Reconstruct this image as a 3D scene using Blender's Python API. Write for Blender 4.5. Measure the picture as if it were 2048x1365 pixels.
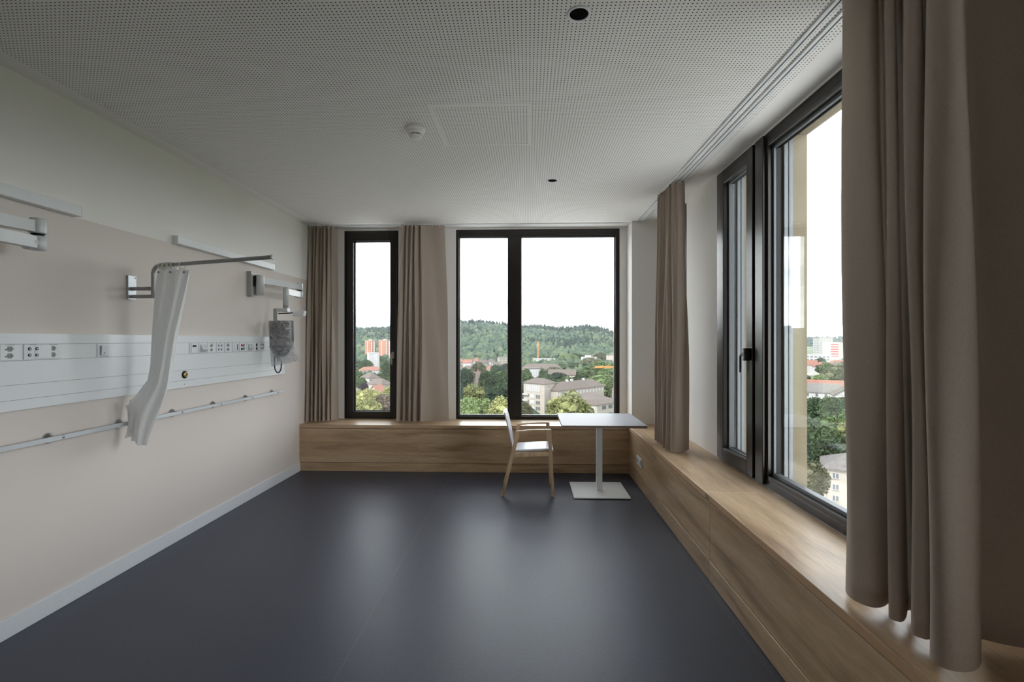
import bpy, math, random
import numpy as np
from mathutils import Vector, Matrix

S = bpy.context.scene
COL = S.collection
for o in list(bpy.data.objects):
    bpy.data.objects.remove(o)

# ------------------------------------------------------------------ camera
cam_d = bpy.data.cameras.new('camera')
cam = bpy.data.objects.new('camera', cam_d)
COL.objects.link(cam)
cam_d.sensor_width = 36.0
cam_d.lens = 17.0
cam_d.shift_y = -0.0007
cam_d.clip_start = 0.05
cam_d.clip_end = 9000
cam.location = (0, 0, 1.55)
cam.rotation_euler = (math.radians(90), 0, math.atan(32 / 967))
S.camera = cam

# ------------------------------------------------------------------ sky, sun, exposure
SKY = 5.4
SUN = 3.0
world = bpy.data.worlds.new('world')
S.world = world
world.use_nodes = True
wt = world.node_tree
wt.nodes.clear()
w_out = wt.nodes.new('ShaderNodeOutputWorld')
w_bg = wt.nodes.new('ShaderNodeBackground')
w_tc = wt.nodes.new('ShaderNodeTexCoord')
w_map = wt.nodes.new('ShaderNodeMapping')
w_map.inputs['Scale'].default_value = (1.0, 1.0, 3.2)
w_n = wt.nodes.new('ShaderNodeTexNoise')
w_n.inputs['Scale'].default_value = 2.3
w_n.inputs['Detail'].default_value = 6
w_n.inputs['Roughness'].default_value = 0.55
w_r = wt.nodes.new('ShaderNodeValToRGB')
w_r.color_ramp.elements[0].position = 0.36
w_r.color_ramp.elements[0].color = (0.155, 0.19, 0.24, 1)
w_r.color_ramp.elements[1].position = 0.60
w_r.color_ramp.elements[1].color = (0.96, 0.985, 1.0, 1)
w_bg.inputs['Strength'].default_value = SKY
wt.links.new(w_tc.outputs['Generated'], w_map.inputs['Vector'])
wt.links.new(w_map.outputs['Vector'], w_n.inputs['Vector'])
wt.links.new(w_n.outputs['Fac'], w_r.inputs['Fac'])
# overcast brightening towards the horizon
w_s = wt.nodes.new('ShaderNodeSeparateXYZ')
w_e = wt.nodes.new('ShaderNodeValToRGB')
w_e.color_ramp.elements[0].position = 0.0
w_e.color_ramp.elements[0].color = (1, 1, 1, 1)
w_e.color_ramp.elements[1].position = 1.0
w_e.color_ramp.elements[1].color = (0.26, 0.27, 0.29, 1)
for p_, v_ in ((0.12, 0.92), (0.38, 0.55)):
    w_e.color_ramp.elements.new(p_).color = (v_, v_, v_, 1)
w_m = wt.nodes.new('ShaderNodeMix'); w_m.data_type = 'RGBA'; w_m.blend_type = 'MULTIPLY'; w_m.inputs[0].default_value = 1.0
wt.links.new(w_tc.outputs['Generated'], w_s.inputs['Vector'])
wt.links.new(w_s.outputs['Z'], w_e.inputs['Fac'])
wt.links.new(w_r.outputs['Color'], w_m.inputs[6])
wt.links.new(w_e.outputs['Color'], w_m.inputs[7])
wt.links.new(w_m.outputs[2], w_bg.inputs['Color'])
wt.links.new(w_bg.outputs['Background'], w_out.inputs['Surface'])
world.cycles.sampling_method = 'MANUAL'
world.cycles.sample_map_resolution = 512

sun_d = bpy.data.lights.new('sun', 'SUN')
sun_d.energy = SUN
sun_d.angle = math.radians(12)
sun_d.color = (1.0, 0.97, 0.93)
sun = bpy.data.objects.new('sun', sun_d)
COL.objects.link(sun)
sun.rotation_euler = Vector((0.55, 0.75, -0.95)).to_track_quat('-Z', 'Y').to_euler()

vs = S.view_settings
S.display_settings.display_device = 'sRGB'
vs.view_transform = 'Standard'
vs.look = 'None'
vs.gamma = 1.0
vs.use_curve_mapping = False
vs.exposure = 1.32
S.cycles.use_adaptive_sampling = True
S.cycles.adaptive_threshold = 0.025
S.cycles.max_bounces = 9
S.cycles.diffuse_bounces = 6
S.cycles.glossy_bounces = 4
S.cycles.transparent_max_bounces = 24
S.cycles.volume_bounces = 0
S.cycles.caustics_reflective = False
S.cycles.caustics_refractive = False
S.cycles.sample_clamp_indirect = 6.0

# ------------------------------------------------------------------ materials
def srgb(r, g, b):
    f = lambda v: (v / 255) / 12.92 if v / 255 <= 0.04045 else ((v / 255 + 0.055) / 1.055) ** 2.4
    return (f(r), f(g), f(b), 1)

M = {}
def base_mat(name, col, rough=0.5, metal=0.0, spec=0.5):
    m = bpy.data.materials.new(name)
    m.use_nodes = True
    b = m.node_tree.nodes['Principled BSDF']
    b.inputs['Base Color'].default_value = col
    b.inputs['Roughness'].default_value = rough
    b.inputs['Metallic'].default_value = metal
    b.inputs['Specular IOR Level'].default_value = spec
    M[name] = m
    return m, m.node_tree, b

def mat(name, col, rough=0.5, metal=0.0, spec=0.5, scale=40.0, var=0.08, bump=0.0, stretch=(1, 1, 1)):
    """plain surface with a faint procedural variation in tone and relief"""
    m, nt, b = base_mat(name, col, rough, metal, spec)
    tc = nt.nodes.new('ShaderNodeTexCoord')
    mp = nt.nodes.new('ShaderNodeMapping')
    mp.inputs['Scale'].default_value = stretch
    n = nt.nodes.new('ShaderNodeTexNoise')
    n.inputs['Scale'].default_value = scale
    n.inputs['Detail'].default_value = 4
    nt.links.new(tc.outputs['Object'], mp.inputs['Vector'])
    nt.links.new(mp.outputs['Vector'], n.inputs['Vector'])
    r = nt.nodes.new('ShaderNodeValToRGB')
    r.color_ramp.elements[0].position = 0.3
    r.color_ramp.elements[1].position = 0.7
    r.color_ramp.elements[0].color = tuple(c * (1 - var) for c in col[:3]) + (1,)
    r.color_ramp.elements[1].color = tuple(min(1, c * (1 + var)) for c in col[:3]) + (1,)
    nt.links.new(n.outputs['Fac'], r.inputs['Fac'])
    nt.links.new(r.outputs['Color'], b.inputs['Base Color'])
    if bump:
        bp = nt.nodes.new('ShaderNodeBump')
        bp.inputs['Strength'].default_value = bump
        bp.inputs['Distance'].default_value = 0.002
        nt.links.new(n.outputs['Fac'], bp.inputs['Height'])
        nt.links.new(bp.outputs['Normal'], b.inputs['Normal'])
    return m

def wood(name, axis):
    m, nt, b = base_mat(name, srgb(172, 134, 96), 0.36)
    tc = nt.nodes.new('ShaderNodeTexCoord')
    mp = nt.nodes.new('ShaderNodeMapping')
    mp.inputs['Scale'].default_value = (0.9, 10, 10) if axis == 'X' else ((10, 0.9, 10) if axis == 'Y' else (10, 10, 0.9))
    n1 = nt.nodes.new('ShaderNodeTexNoise')
    n1.inputs['Scale'].default_value = 1.1
    n1.inputs['Detail'].default_value = 5
    n1.inputs['Distortion'].default_value = 0.7
    n2 = nt.nodes.new('ShaderNodeTexNoise')
    n2.inputs['Scale'].default_value = 9
    n2.inputs['Detail'].default_value = 6
    n2.inputs['Roughness'].default_value = 0.7
    oi = nt.nodes.new('ShaderNodeObjectInfo')
    sc = nt.nodes.new('ShaderNodeMath'); sc.operation = 'MULTIPLY'; sc.inputs[1].default_value = 37.0
    nt.links.new(oi.outputs['Random'], sc.inputs[0])
    va = nt.nodes.new('ShaderNodeVectorMath'); va.operation = 'ADD'
    nt.links.new(tc.outputs['Object'], va.inputs[0])
    nt.links.new(sc.outputs[0], va.inputs[1])
    nt.links.new(va.outputs[0], mp.inputs['Vector'])
    nt.links.new(mp.outputs['Vector'], n1.inputs['Vector'])
    nt.links.new(mp.outputs['Vector'], n2.inputs['Vector'])
    r = nt.nodes.new('ShaderNodeValToRGB')
    r.color_ramp.elements[0].position = 0.28
    r.color_ramp.elements[0].color = srgb(156, 128, 98)
    r.color_ramp.elements[1].position = 0.62
    r.color_ramp.elements[1].color = srgb(208, 180, 146)
    e = r.color_ramp.elements.new(0.45)
    e.color = srgb(192, 163, 129)
    nt.links.new(n1.outputs['Fac'], r.inputs['Fac'])
    r2 = nt.nodes.new('ShaderNodeValToRGB')
    r2.color_ramp.elements[0].position = 0.3
    r2.color_ramp.elements[0].color = (0.72, 0.70, 0.68, 1)
    r2.color_ramp.elements[1].position = 0.62
    r2.color_ramp.elements[1].color = (1.06, 1.06, 1.06, 1)
    nt.links.new(n2.outputs['Fac'], r2.inputs['Fac'])
    mx = nt.nodes.new('ShaderNodeMix')
    mx.data_type = 'RGBA'
    mx.blend_type = 'MULTIPLY'
    mx.inputs[0].default_value = 0.75
    nt.links.new(r.outputs['Color'], mx.inputs[6])
    nt.links.new(r2.outputs['Color'], mx.inputs[7])
    nt.links.new(mx.outputs[2], b.inputs['Base Color'])
    bp = nt.nodes.new('ShaderNodeBump')
    bp.inputs['Strength'].default_value = 0.08
    bp.inputs['Distance'].default_value = 0.001
    nt.links.new(n2.outputs['Fac'], bp.inputs['Height'])
    nt.links.new(bp.outputs['Normal'], b.inputs['Normal'])
    return m

def perforated(name, col, pitch=0.019, rad=0.0035):
    m, nt, b = base_mat(name, col, 0.75, 0, 0.3)
    L = nt.links.new
    geo = nt.nodes.new('ShaderNodeNewGeometry')
    sep = nt.nodes.new('ShaderNodeSeparateXYZ')
    L(geo.outputs['Position'], sep.inputs['Vector'])
    def axis(out):
        d = nt.nodes.new('ShaderNodeMath'); d.operation = 'DIVIDE'; d.inputs[1].default_value = pitch
        L(out, d.inputs[0])
        f = nt.nodes.new('ShaderNodeMath'); f.operation = 'FRACT'
        a = nt.nodes.new('ShaderNodeMath'); a.operation = 'ADD'; a.inputs[1].default_value = 1000.0
        L(d.outputs[0], a.inputs[0]); L(a.outputs[0], f.inputs[0])
        s = nt.nodes.new('ShaderNodeMath'); s.operation = 'SUBTRACT'; s.inputs[1].default_value = 0.5
        L(f.outputs[0], s.inputs[0])
        q = nt.nodes.new('ShaderNodeMath'); q.operation = 'MULTIPLY'
        L(s.outputs[0], q.inputs[0]); L(s.outputs[0], q.inputs[1])
        return q
    qx, qy = axis(sep.outputs['X']), axis(sep.outputs['Y'])
    ad = nt.nodes.new('ShaderNodeMath'); ad.operation = 'ADD'
    L(qx.outputs[0], ad.inputs[0]); L(qy.outputs[0], ad.inputs[1])
    lt = nt.nodes.new('ShaderNodeMath'); lt.operation = 'LESS_THAN'; lt.inputs[1].default_value = (rad / pitch) ** 2
    L(ad.outputs[0], lt.inputs[0])
    mx = nt.nodes.new('ShaderNodeMix'); mx.data_type = 'RGBA'
    mx.inputs[6].default_value = col
    mx.inputs[7].default_value = (0.015, 0.016, 0.018, 1)
    L(lt.outputs[0], mx.inputs[0])
    L(mx.outputs[2], b.inputs['Base Color'])
    return m

def glass(name, base=0.075):
    m = bpy.data.materials.new(name)
    m.use_nodes = True
    nt = m.node_tree
    nt.nodes.clear()
    out = nt.nodes.new('ShaderNodeOutputMaterial')
    tr = nt.nodes.new('ShaderNodeBsdfTransparent')
    tr.inputs['Color'].default_value = (0.975, 0.985, 0.98, 1)
    gl = nt.nodes.new('ShaderNodeBsdfGlossy')
    gl.inputs['Roughness'].default_value = 0.0
    lw = nt.nodes.new('ShaderNodeLayerWeight')
    lw.inputs['Blend'].default_value = 0.5
    pw = nt.nodes.new('ShaderNodeMath'); pw.operation = 'POWER'; pw.inputs[1].default_value = 5
    mu = nt.nodes.new('ShaderNodeMath'); mu.operation = 'MULTIPLY_ADD'
    mu.inputs[1].default_value = 1 - base
    mu.inputs[2].default_value = base
    mx = nt.nodes.new('ShaderNodeMixShader')
    nt.links.new(lw.outputs['Facing'], pw.inputs[0])
    nt.links.new(pw.outputs[0], mu.inputs[0])
    nt.links.new(mu.outputs[0], mx.inputs['Fac'])
    nt.links.new(tr.outputs[0], mx.inputs[1])
    nt.links.new(gl.outputs[0], mx.inputs[2])
    nt.links.new(mx.outputs[0], out.inputs['Surface'])
    M[name] = m
    return m

def fabric(name, col, trans=0.15, weave=900.0, rough=0.9):
    m, nt, b = base_mat(name, col, rough, 0, 0.15)
    tc = nt.nodes.new('ShaderNodeTexCoord')
    mp = nt.nodes.new('ShaderNodeMapping')
    mp.inputs['Scale'].default_value = (1, 1, 0.35)
    n = nt.nodes.new('ShaderNodeTexNoise')
    n.inputs['Scale'].default_value = weave / 4
    n.inputs['Detail'].default_value = 3
    nt.links.new(tc.outputs['Object'], mp.inputs['Vector'])
    nt.links.new(mp.outputs['Vector'], n.inputs['Vector'])
    r = nt.nodes.new('ShaderNodeValToRGB')
    r.color_ramp.elements[0].position = 0.3
    r.color_ramp.elements[1].position = 0.7
    r.color_ramp.elements[0].color = tuple(c * 0.92 for c in col[:3]) + (1,)
    r.color_ramp.elements[1].color = tuple(min(1, c * 1.08) for c in col[:3]) + (1,)
    nt.links.new(n.outputs['Fac'], r.inputs['Fac'])
    nt.links.new(r.outputs['Color'], b.inputs['Base Color'])
    tl = nt.nodes.new('ShaderNodeBsdfTranslucent')
    nt.links.new(r.outputs['Color'], tl.inputs['Color'])
    mx = nt.nodes.new('ShaderNodeMixShader')
    mx.inputs['Fac'].default_value = trans
    out = nt.nodes['Material Output']
    nt.links.new(b.outputs[0], mx.inputs[1])
    nt.links.new(tl.outputs[0], mx.inputs[2])
    nt.links.new(mx.outputs[0], out.inputs['Surface'])
    return m

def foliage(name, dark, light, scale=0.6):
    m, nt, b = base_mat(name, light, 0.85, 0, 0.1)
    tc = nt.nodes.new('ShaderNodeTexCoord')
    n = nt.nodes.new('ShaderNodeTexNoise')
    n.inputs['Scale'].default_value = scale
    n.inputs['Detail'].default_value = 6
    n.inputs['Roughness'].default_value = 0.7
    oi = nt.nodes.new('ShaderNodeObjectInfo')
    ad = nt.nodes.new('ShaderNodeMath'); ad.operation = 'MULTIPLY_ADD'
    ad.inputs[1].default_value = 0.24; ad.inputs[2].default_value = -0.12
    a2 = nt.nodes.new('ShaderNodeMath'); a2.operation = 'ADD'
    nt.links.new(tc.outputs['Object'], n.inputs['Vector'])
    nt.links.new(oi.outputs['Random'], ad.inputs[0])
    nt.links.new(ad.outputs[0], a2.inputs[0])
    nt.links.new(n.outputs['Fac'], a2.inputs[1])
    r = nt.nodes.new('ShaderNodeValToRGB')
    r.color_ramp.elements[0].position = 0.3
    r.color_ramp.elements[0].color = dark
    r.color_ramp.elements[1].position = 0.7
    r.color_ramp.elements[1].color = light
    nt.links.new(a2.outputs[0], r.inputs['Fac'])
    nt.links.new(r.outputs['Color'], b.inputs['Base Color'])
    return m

def rooftile(name, a, b2, scale=1.2):
    return mat(name, tuple((x + y) / 2 for x, y in zip(a, b2)), 0.85, 0, 0.2, scale, 0.18)

CEIL = srgb(238, 236, 233)
mat('wall_white', srgb(240, 237, 233), 0.8, 0, 0.3, 220, 0.02, 0.05)
mat('wall_beige', srgb(221, 211, 204), 0.7, 0, 0.35, 220, 0.025, 0.05)
mat('ceiling_plain', CEIL, 0.75, 0, 0.3, 60, 0.015)
perforated('ceiling_perforated', CEIL)
mat('baseboard', srgb(226, 228, 232), 0.4, 0, 0.5, 60, 0.02)
m = mat('linoleum', srgb(62, 66, 80), 0.42, 0, 0.5, 55, 0.10, 0.10)
mat('weld', srgb(84, 88, 100), 0.4, 0, 0.5, 30, 0.05)
wood('oak_x', 'X'); wood('oak_y', 'Y')
mat('oak_edge', srgb(196, 160, 122), 0.4, 0, 0.5, 30, 0.06)
mat('frame_bronze', srgb(44, 40, 37), 0.28, 0.35, 0.5, 90, 0.08)
mat('gasket', srgb(22, 22, 24), 0.6, 0, 0.3, 50, 0.05)
mat('rail_grey', srgb(96, 100, 102), 0.45, 0.3, 0.5, 50, 0.05)
mat('handle_bronze', srgb(74, 70, 66), 0.3, 0.8, 0.5, 50, 0.05)
mat('facade_cream', srgb(112, 102, 82), 0.8, 0, 0.3, 60, 0.03)
mat('sill_metal', srgb(196, 198, 196), 0.45, 0.4, 0.5, 60, 0.04)
glass('window_glass')
fabric('curtain_taupe', srgb(176, 162, 149), 0.09, 1800)
fabric('curtain_hem', srgb(174, 160, 148), 0.04, 1600)
fabric('curtain_white', srgb(247, 247, 246), 0.25, 2600)
mat('white_plastic', srgb(228, 230, 232), 0.35, 0, 0.5, 60, 0.015)
mat('panel_white', srgb(232, 234, 236), 0.22, 0, 0.5, 60, 0.01)
mat('arm_grey', srgb(206, 208, 208), 0.35, 0.05, 0.5, 60, 0.02)
mat('arm_grey_dark', srgb(168, 168, 164), 0.4, 0.05, 0.5, 60, 0.02)
mat('tube_steel', srgb(168, 168, 168), 0.4, 0.2, 0.5, 60, 0.03)
mat('plate_alu', srgb(212, 216, 220), 0.35, 0.3, 0.5, 60, 0.02)
mat('chrome', srgb(205, 205, 208), 0.16, 1.0, 0.5, 60, 0.02)
mat('ring_plastic', srgb(236, 235, 226), 0.45, 0, 0.5, 60, 0.02)
mat('black', srgb(14, 14, 15), 0.5, 0, 0.4, 60, 0.05)
mat('black_matte', srgb(5, 5, 5), 0.95, 0, 0.1, 60, 0.05)
mat('dark_grey', srgb(58, 60, 66), 0.35, 0, 0.5, 60, 0.05)
mat('screen', srgb(44, 50, 58), 0.15, 0, 0.5, 60, 0.04)
mat('outlet_grey', srgb(150, 148, 146), 0.45, 0, 0.5, 60, 0.04)
mat('red_plastic', srgb(190, 50, 56), 0.4, 0, 0.5, 60, 0.04)
mat('green_lcd', srgb(20, 48, 34), 0.2, 0, 0.5, 60, 0.05)
mat('brass', srgb(206, 176, 104), 0.28, 0.9, 0.5, 60, 0.04)
mat('cord_blue', srgb(40, 38, 66), 0.45, 0, 0.5, 200, 0.08)
mat('table_white', srgb(176, 178, 184), 0.5, 0, 0.25, 60, 0.01)
mat('table_edge', srgb(122, 104, 92), 0.5, 0, 0.4, 80, 0.08)
mat('powder_white', srgb(238, 240, 239), 0.45, 0, 0.5, 400, 0.02, 0.05)
mat('chair_white', srgb(192, 194, 200), 0.35, 0, 0.5, 60, 0.01)
wood('oak_chair', 'Z')
M['oak_chair'].node_tree.nodes['Principled BSDF'].inputs['Roughness'].default_value = 0.45
# clear crinkled plastic film
m, nt, b = base_mat('plastic_film', (0.9, 0.92, 0.95, 1), 0.08, 0, 0.8)
out = nt.nodes['Material Output']
tr = nt.nodes.new('ShaderNodeBsdfTransparent'); tr.inputs['Color'].default_value = (0.93, 0.94, 0.96, 1)
gl = nt.nodes.new('ShaderNodeBsdfGlossy'); gl.inputs['Roughness'].default_value = 0.08
df = nt.nodes.new('ShaderNodeBsdfDiffuse'); df.inputs['Color'].default_value = (0.85, 0.87, 0.9, 1)
n = nt.nodes.new('ShaderNodeTexNoise'); n.inputs['Scale'].default_value = 26; n.inputs['Detail'].default_value = 3
bp = nt.nodes.new('ShaderNodeBump'); bp.inputs['Strength'].default_value = 0.9; bp.inputs['Distance'].default_value = 0.02
nt.links.new(n.outputs['Fac'], bp.inputs['Height'])
nt.links.new(bp.outputs['Normal'], gl.inputs['Normal'])
x1 = nt.nodes.new('ShaderNodeMixShader'); x1.inputs['Fac'].default_value = 0.42
x2 = nt.nodes.new('ShaderNodeMixShader'); x2.inputs['Fac'].default_value = 0.05
nt.links.new(tr.outputs[0], x1.inputs[1]); nt.links.new(gl.outputs[0], x1.inputs[2])
nt.links.new(x1.outputs[0], x2.inputs[1]); nt.links.new(df.outputs[0], x2.inputs[2])
nt.links.new(x2.outputs[0], out.inputs['Surface'])

# outdoors
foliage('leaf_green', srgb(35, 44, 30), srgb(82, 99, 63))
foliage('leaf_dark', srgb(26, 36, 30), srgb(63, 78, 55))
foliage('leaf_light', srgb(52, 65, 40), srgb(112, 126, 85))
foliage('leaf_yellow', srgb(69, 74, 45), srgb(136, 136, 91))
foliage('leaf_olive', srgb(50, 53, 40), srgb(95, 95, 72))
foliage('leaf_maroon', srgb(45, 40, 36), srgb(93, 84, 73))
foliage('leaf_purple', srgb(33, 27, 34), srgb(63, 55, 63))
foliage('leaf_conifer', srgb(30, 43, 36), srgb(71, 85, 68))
mat('bark', srgb(88, 74, 62), 0.9, 0, 0.2, 6, 0.15)
mat('meadow', srgb(98, 105, 87), 0.95, 0, 0.1, 0.06, 0.30)
mat('asphalt', srgb(92, 94, 98), 0.9, 0, 0.2, 1.0, 0.08)
mat('render_cream', srgb(136, 130, 122), 0.85, 0, 0.2, 0.6, 0.03)
mat('render_white', srgb(143, 141, 140), 0.85, 0, 0.2, 0.6, 0.03)
mat('render_pink', srgb(132, 121, 112), 0.85, 0, 0.2, 0.6, 0.04)
mat('render_beige', srgb(126, 119, 109), 0.85, 0, 0.2, 0.6, 0.04)
mat('brick_orange', srgb(137, 96, 78), 0.85, 0, 0.2, 0.8, 0.06)
mat('panel_grey', srgb(126, 123, 117), 0.8, 0, 0.2, 0.6, 0.06)
mat('panel_red', srgb(137, 71, 69), 0.8, 0, 0.2, 0.6, 0.05)
mat('shutter_red', srgb(145, 52, 45), 0.8, 0, 0.2, 0.6, 0.05)
rooftile('roof_red', srgb(106, 74, 65), srgb(122, 88, 77))
rooftile('roof_brown', srgb(72, 65, 62), srgb(92, 84, 78))
rooftile('roof_grey', srgb(84, 82, 80), srgb(102, 98, 96))
mat('window_dark', srgb(74, 78, 82), 0.25, 0, 0.5, 0.5, 0.08)
mat('window_pale', srgb(158, 164, 168), 0.3, 0, 0.5, 0.5, 0.08)
mat('crane_orange', srgb(193, 121, 48), 0.6, 0, 0.4, 1.0, 0.05)
mat('car_white', srgb(220, 222, 226), 0.2, 0, 0.5, 2.0, 0.02)
# forest: tint per tree from an attribute
m, nt, b = base_mat('forest_leaf', srgb(80, 104, 72), 0.9, 0, 0.1)
at = nt.nodes.new('ShaderNodeAttribute'); at.attribute_name = 'tint'
r = nt.nodes.new('ShaderNodeValToRGB')
r.color_ramp.elements[0].color = srgb(29, 41, 36)
r.color_ramp.elements[1].color = srgb(79, 88, 64)
e = r.color_ramp.elements.new(0.5); e.color = srgb(50, 64, 50)
nt.links.new(at.outputs['Fac'], r.inputs['Fac'])
nt.links.new(r.outputs['Color'], b.inputs['Base Color'])

# ------------------------------------------------------------------ mesh helpers
ORG = {}
def empty(name, loc, label=None, cat=None, group=None, rz=0.0):
    o = bpy.data.objects.new(name, None)
    COL.objects.link(o)
    o.location = loc
    o.rotation_euler = (0, 0, rz)
    o.empty_display_size = 0.05
    ORG[o.name] = Vector(loc)
    tag(o, label, cat, group)
    return o

def tag(o, label=None, cat=None, group=None, kind=None):
    if label: o['label'] = label
    if cat: o['category'] = cat
    if group: o['group'] = group
    if kind: o['kind'] = kind
    return o

class MB:
    def __init__(self):
        self.v, self.f, self.m, self.s = [], [], [], []
    def add(self, verts, faces, mi=0, smooth=False):
        k = len(self.v)
        self.v += [tuple(p) for p in verts]
        self.f += [tuple(i + k for i in fc) for fc in faces]
        self.m += [mi] * len(faces)
        self.s += [smooth] * len(faces)
        return self
    def box(self, x0, x1, y0, y1, z0, z1, mi=0, bev=0.0):
        x0, x1 = min(x0, x1), max(x0, x1); y0, y1 = min(y0, y1), max(y0, y1); z0, z1 = min(z0, z1), max(z0, z1)
        b = min(bev, (x1 - x0) * 0.45, (y1 - y0) * 0.45, (z1 - z0) * 0.45)
        if b <= 0:
            v = [(x, y, z) for z in (z0, z1) for y in (y0, y1) for x in (x0, x1)]
            return self.add(v, [(0, 2, 3, 1), (4, 5, 7, 6), (0, 1, 5, 4), (2, 6, 7, 3), (0, 4, 6, 2), (1, 3, 7, 5)], mi)
        # chamfered box: 24 vertices
        v, idx = [], {}
        for sz in (0, 1):
            for sy in (0, 1):
                for sx in (0, 1):
                    for ax in range(3):
                        p = [x1 if sx else x0, y1 if sy else y0, z1 if sz else z0]
                        for a2, (s2) in enumerate((sx, sy, sz)):
                            if a2 != ax:
                                p[a2] += -b if s2 else b
                        idx[(sx, sy, sz, ax)] = len(v)
                        v.append(tuple(p))
        f = []
        def q(*k): f.append(tuple(idx[i] for i in k))
        for s in (0, 1):
            fx = [(s, 0, 0, 0), (s, 1, 0, 0), (s, 1, 1, 0), (s, 0, 1, 0)]
            fy = [(0, s, 0, 1), (0, s, 1, 1), (1, s, 1, 1), (1, s, 0, 1)]
            fz = [(0, 0, s, 2), (1, 0, s, 2), (1, 1, s, 2), (0, 1, s, 2)]
            for face in (fx, fy, fz):
                q(*(face if s else face[::-1]))
        for a in (0, 1):
            for c in (0, 1):
                q((0, a, c, 1), (1, a, c, 1), (1, a, c, 2), (0, a, c, 2)) if a ^ c else q((0, a, c, 2), (1, a, c, 2), (1, a, c, 1), (0, a, c, 1))
                q((a, 0, c, 2), (a, 1, c, 2), (a, 1, c, 0), (a, 0, c, 0)) if a ^ c else q((a, 0, c, 0), (a, 1, c, 0), (a, 1, c, 2), (a, 0, c, 2))
                q((a, c, 0, 0), (a, c, 1, 0), (a, c, 1, 1), (a, c, 0, 1)) if a ^ c else q((a, c, 0, 1), (a, c, 1, 1), (a, c, 1, 0), (a, c, 0, 0))
        for sx in (0, 1):
            for sy in (0, 1):
                for sz in (0, 1):
                    t = [(sx, sy, sz, 0), (sx, sy, sz, 1), (sx, sy, sz, 2)]
                    q(*(t if (sx + sy + sz) % 2 else t[::-1]))
        return self.add(v, f, mi)
    def prism(self, prof, axis, a0, a1, mi=0, smooth=False):
        """extrude a closed 2D profile along an axis; profile in the other two axes in xyz order"""
        n = len(prof)
        def p3(p, a):
            return (a, p[0], p[1]) if axis == 'x' else ((p[0], a, p[1]) if axis == 'y' else (p[0], p[1], a))
        v = [p3(p, a0) for p in prof] + [p3(p, a1) for p in prof]
        f = [(i, (i + 1) % n, n + (i + 1) % n, n + i) for i in range(n)]
        self.add(v, f, mi, smooth)
        return self.add(v, [tuple(range(n))[::-1], tuple(range(n, 2 * n))], mi)
    def tube(self, pts, r, seg=12, mi=0, cap=True, closed=False):
        pts = [Vector(p) for p in pts]
        n = len(pts)
        rr = r if isinstance(r, (list, tuple)) else [r] * n
        rings, nrm = [], None
        for i, p in enumerate(pts):
            a = pts[(i - 1) % n] if (i or closed) else p
            b = pts[(i + 1) % n] if (i < n - 1 or closed) else p
            t = (b - a).normalized()
            if nrm is None:
                nrm = t.orthogonal().normalized()
            nrm = (nrm - t * nrm.dot(t)).normalized()
            bn = t.cross(nrm)
            rings.append([tuple(p + (nrm * math.cos(2 * math.pi * k / seg) + bn * math.sin(2 * math.pi * k / seg)) * rr[i]) for k in range(seg)])
        v = [q for rg in rings for q in rg]
        f = []
        for i in range(n if closed else n - 1):
            j = (i + 1) % n
            for k in range(seg):
                f.append((i * seg + k, i * seg + (k + 1) % seg, j * seg + (k + 1) % seg, j * seg + k))
        self.add(v, f, mi, True)
        if cap and not closed:
            self.add(rings[0], [tuple(range(seg))[::-1]], mi)
            self.add(rings[-1], [tuple(range(seg))], mi)
        return self
    def lathe(self, prof, c, axis='z', seg=32, mi=0, smooth=True):
        """prof: list of (radius, height) revolved about an axis through c"""
        v, f = [], []
        for r, h in prof:
            for k in range(seg):
                a = 2 * math.pi * k / seg
                u, w = r * math.cos(a), r * math.sin(a)
                if axis == 'z': v.append((c[0] + u, c[1] + w, c[2] + h))
                elif axis == 'x': v.append((c[0] + h, c[1] + u, c[2] + w))
                else: v.append((c[0] + w, c[1] + h, c[2] + u))
        n = len(prof)
        for i in range(n - 1):
            for k in range(seg):
                f.append((i * seg + k, i * seg + (k + 1) % seg, (i + 1) * seg + (k + 1) % seg, (i + 1) * seg + k))
        self.add(v, f, mi, smooth)
        if prof[0][0] > 1e-6: self.add(v[:seg], [tuple(range(seg))[::-1]], mi)
        if prof[-1][0] > 1e-6: self.add(v[-seg:], [tuple(range(seg))], mi)
        return self
    def bar(self, a, b, w, h, up=(0, 0, 1), mi=0, w1=None, h1=None):
        """tapering rectangular bar from a to b; w across, h along 'up'"""
        a, b = Vector(a), Vector(b)
        t = (b - a).normalized()
        s = t.cross(Vector(up)).normalized()
        u = s.cross(t)
        w1 = w if w1 is None else w1
        h1 = h if h1 is None else h1
        v = []
        for p, ww, hh in ((a, w, h), (b, w1, h1)):
            for i, j in ((-1, -1), (1, -1), (1, 1), (-1, 1)):
                v.append(tuple(p + s * (ww / 2 * i) + u * (hh / 2 * j)))
        return self.add(v, [(0, 1, 2, 3), (7, 6, 5, 4), (0, 4, 5, 1), (1, 5, 6, 2), (2, 6, 7, 3), (3, 7, 4, 0)], mi)
    def grid(self, rows, mi=0, smooth=True, closed=False):
        k, n = len(rows), len(rows[0])
        v = [p for r in rows for p in r]
        f = []
        for i in range(k - 1):
            for j in range(n if closed else n - 1):
                f.append((i * n + j, i * n + (j + 1) % n, (i + 1) * n + (j + 1) % n, (i + 1) * n + j))
        return self.add(v, f, mi, smooth)
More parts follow.
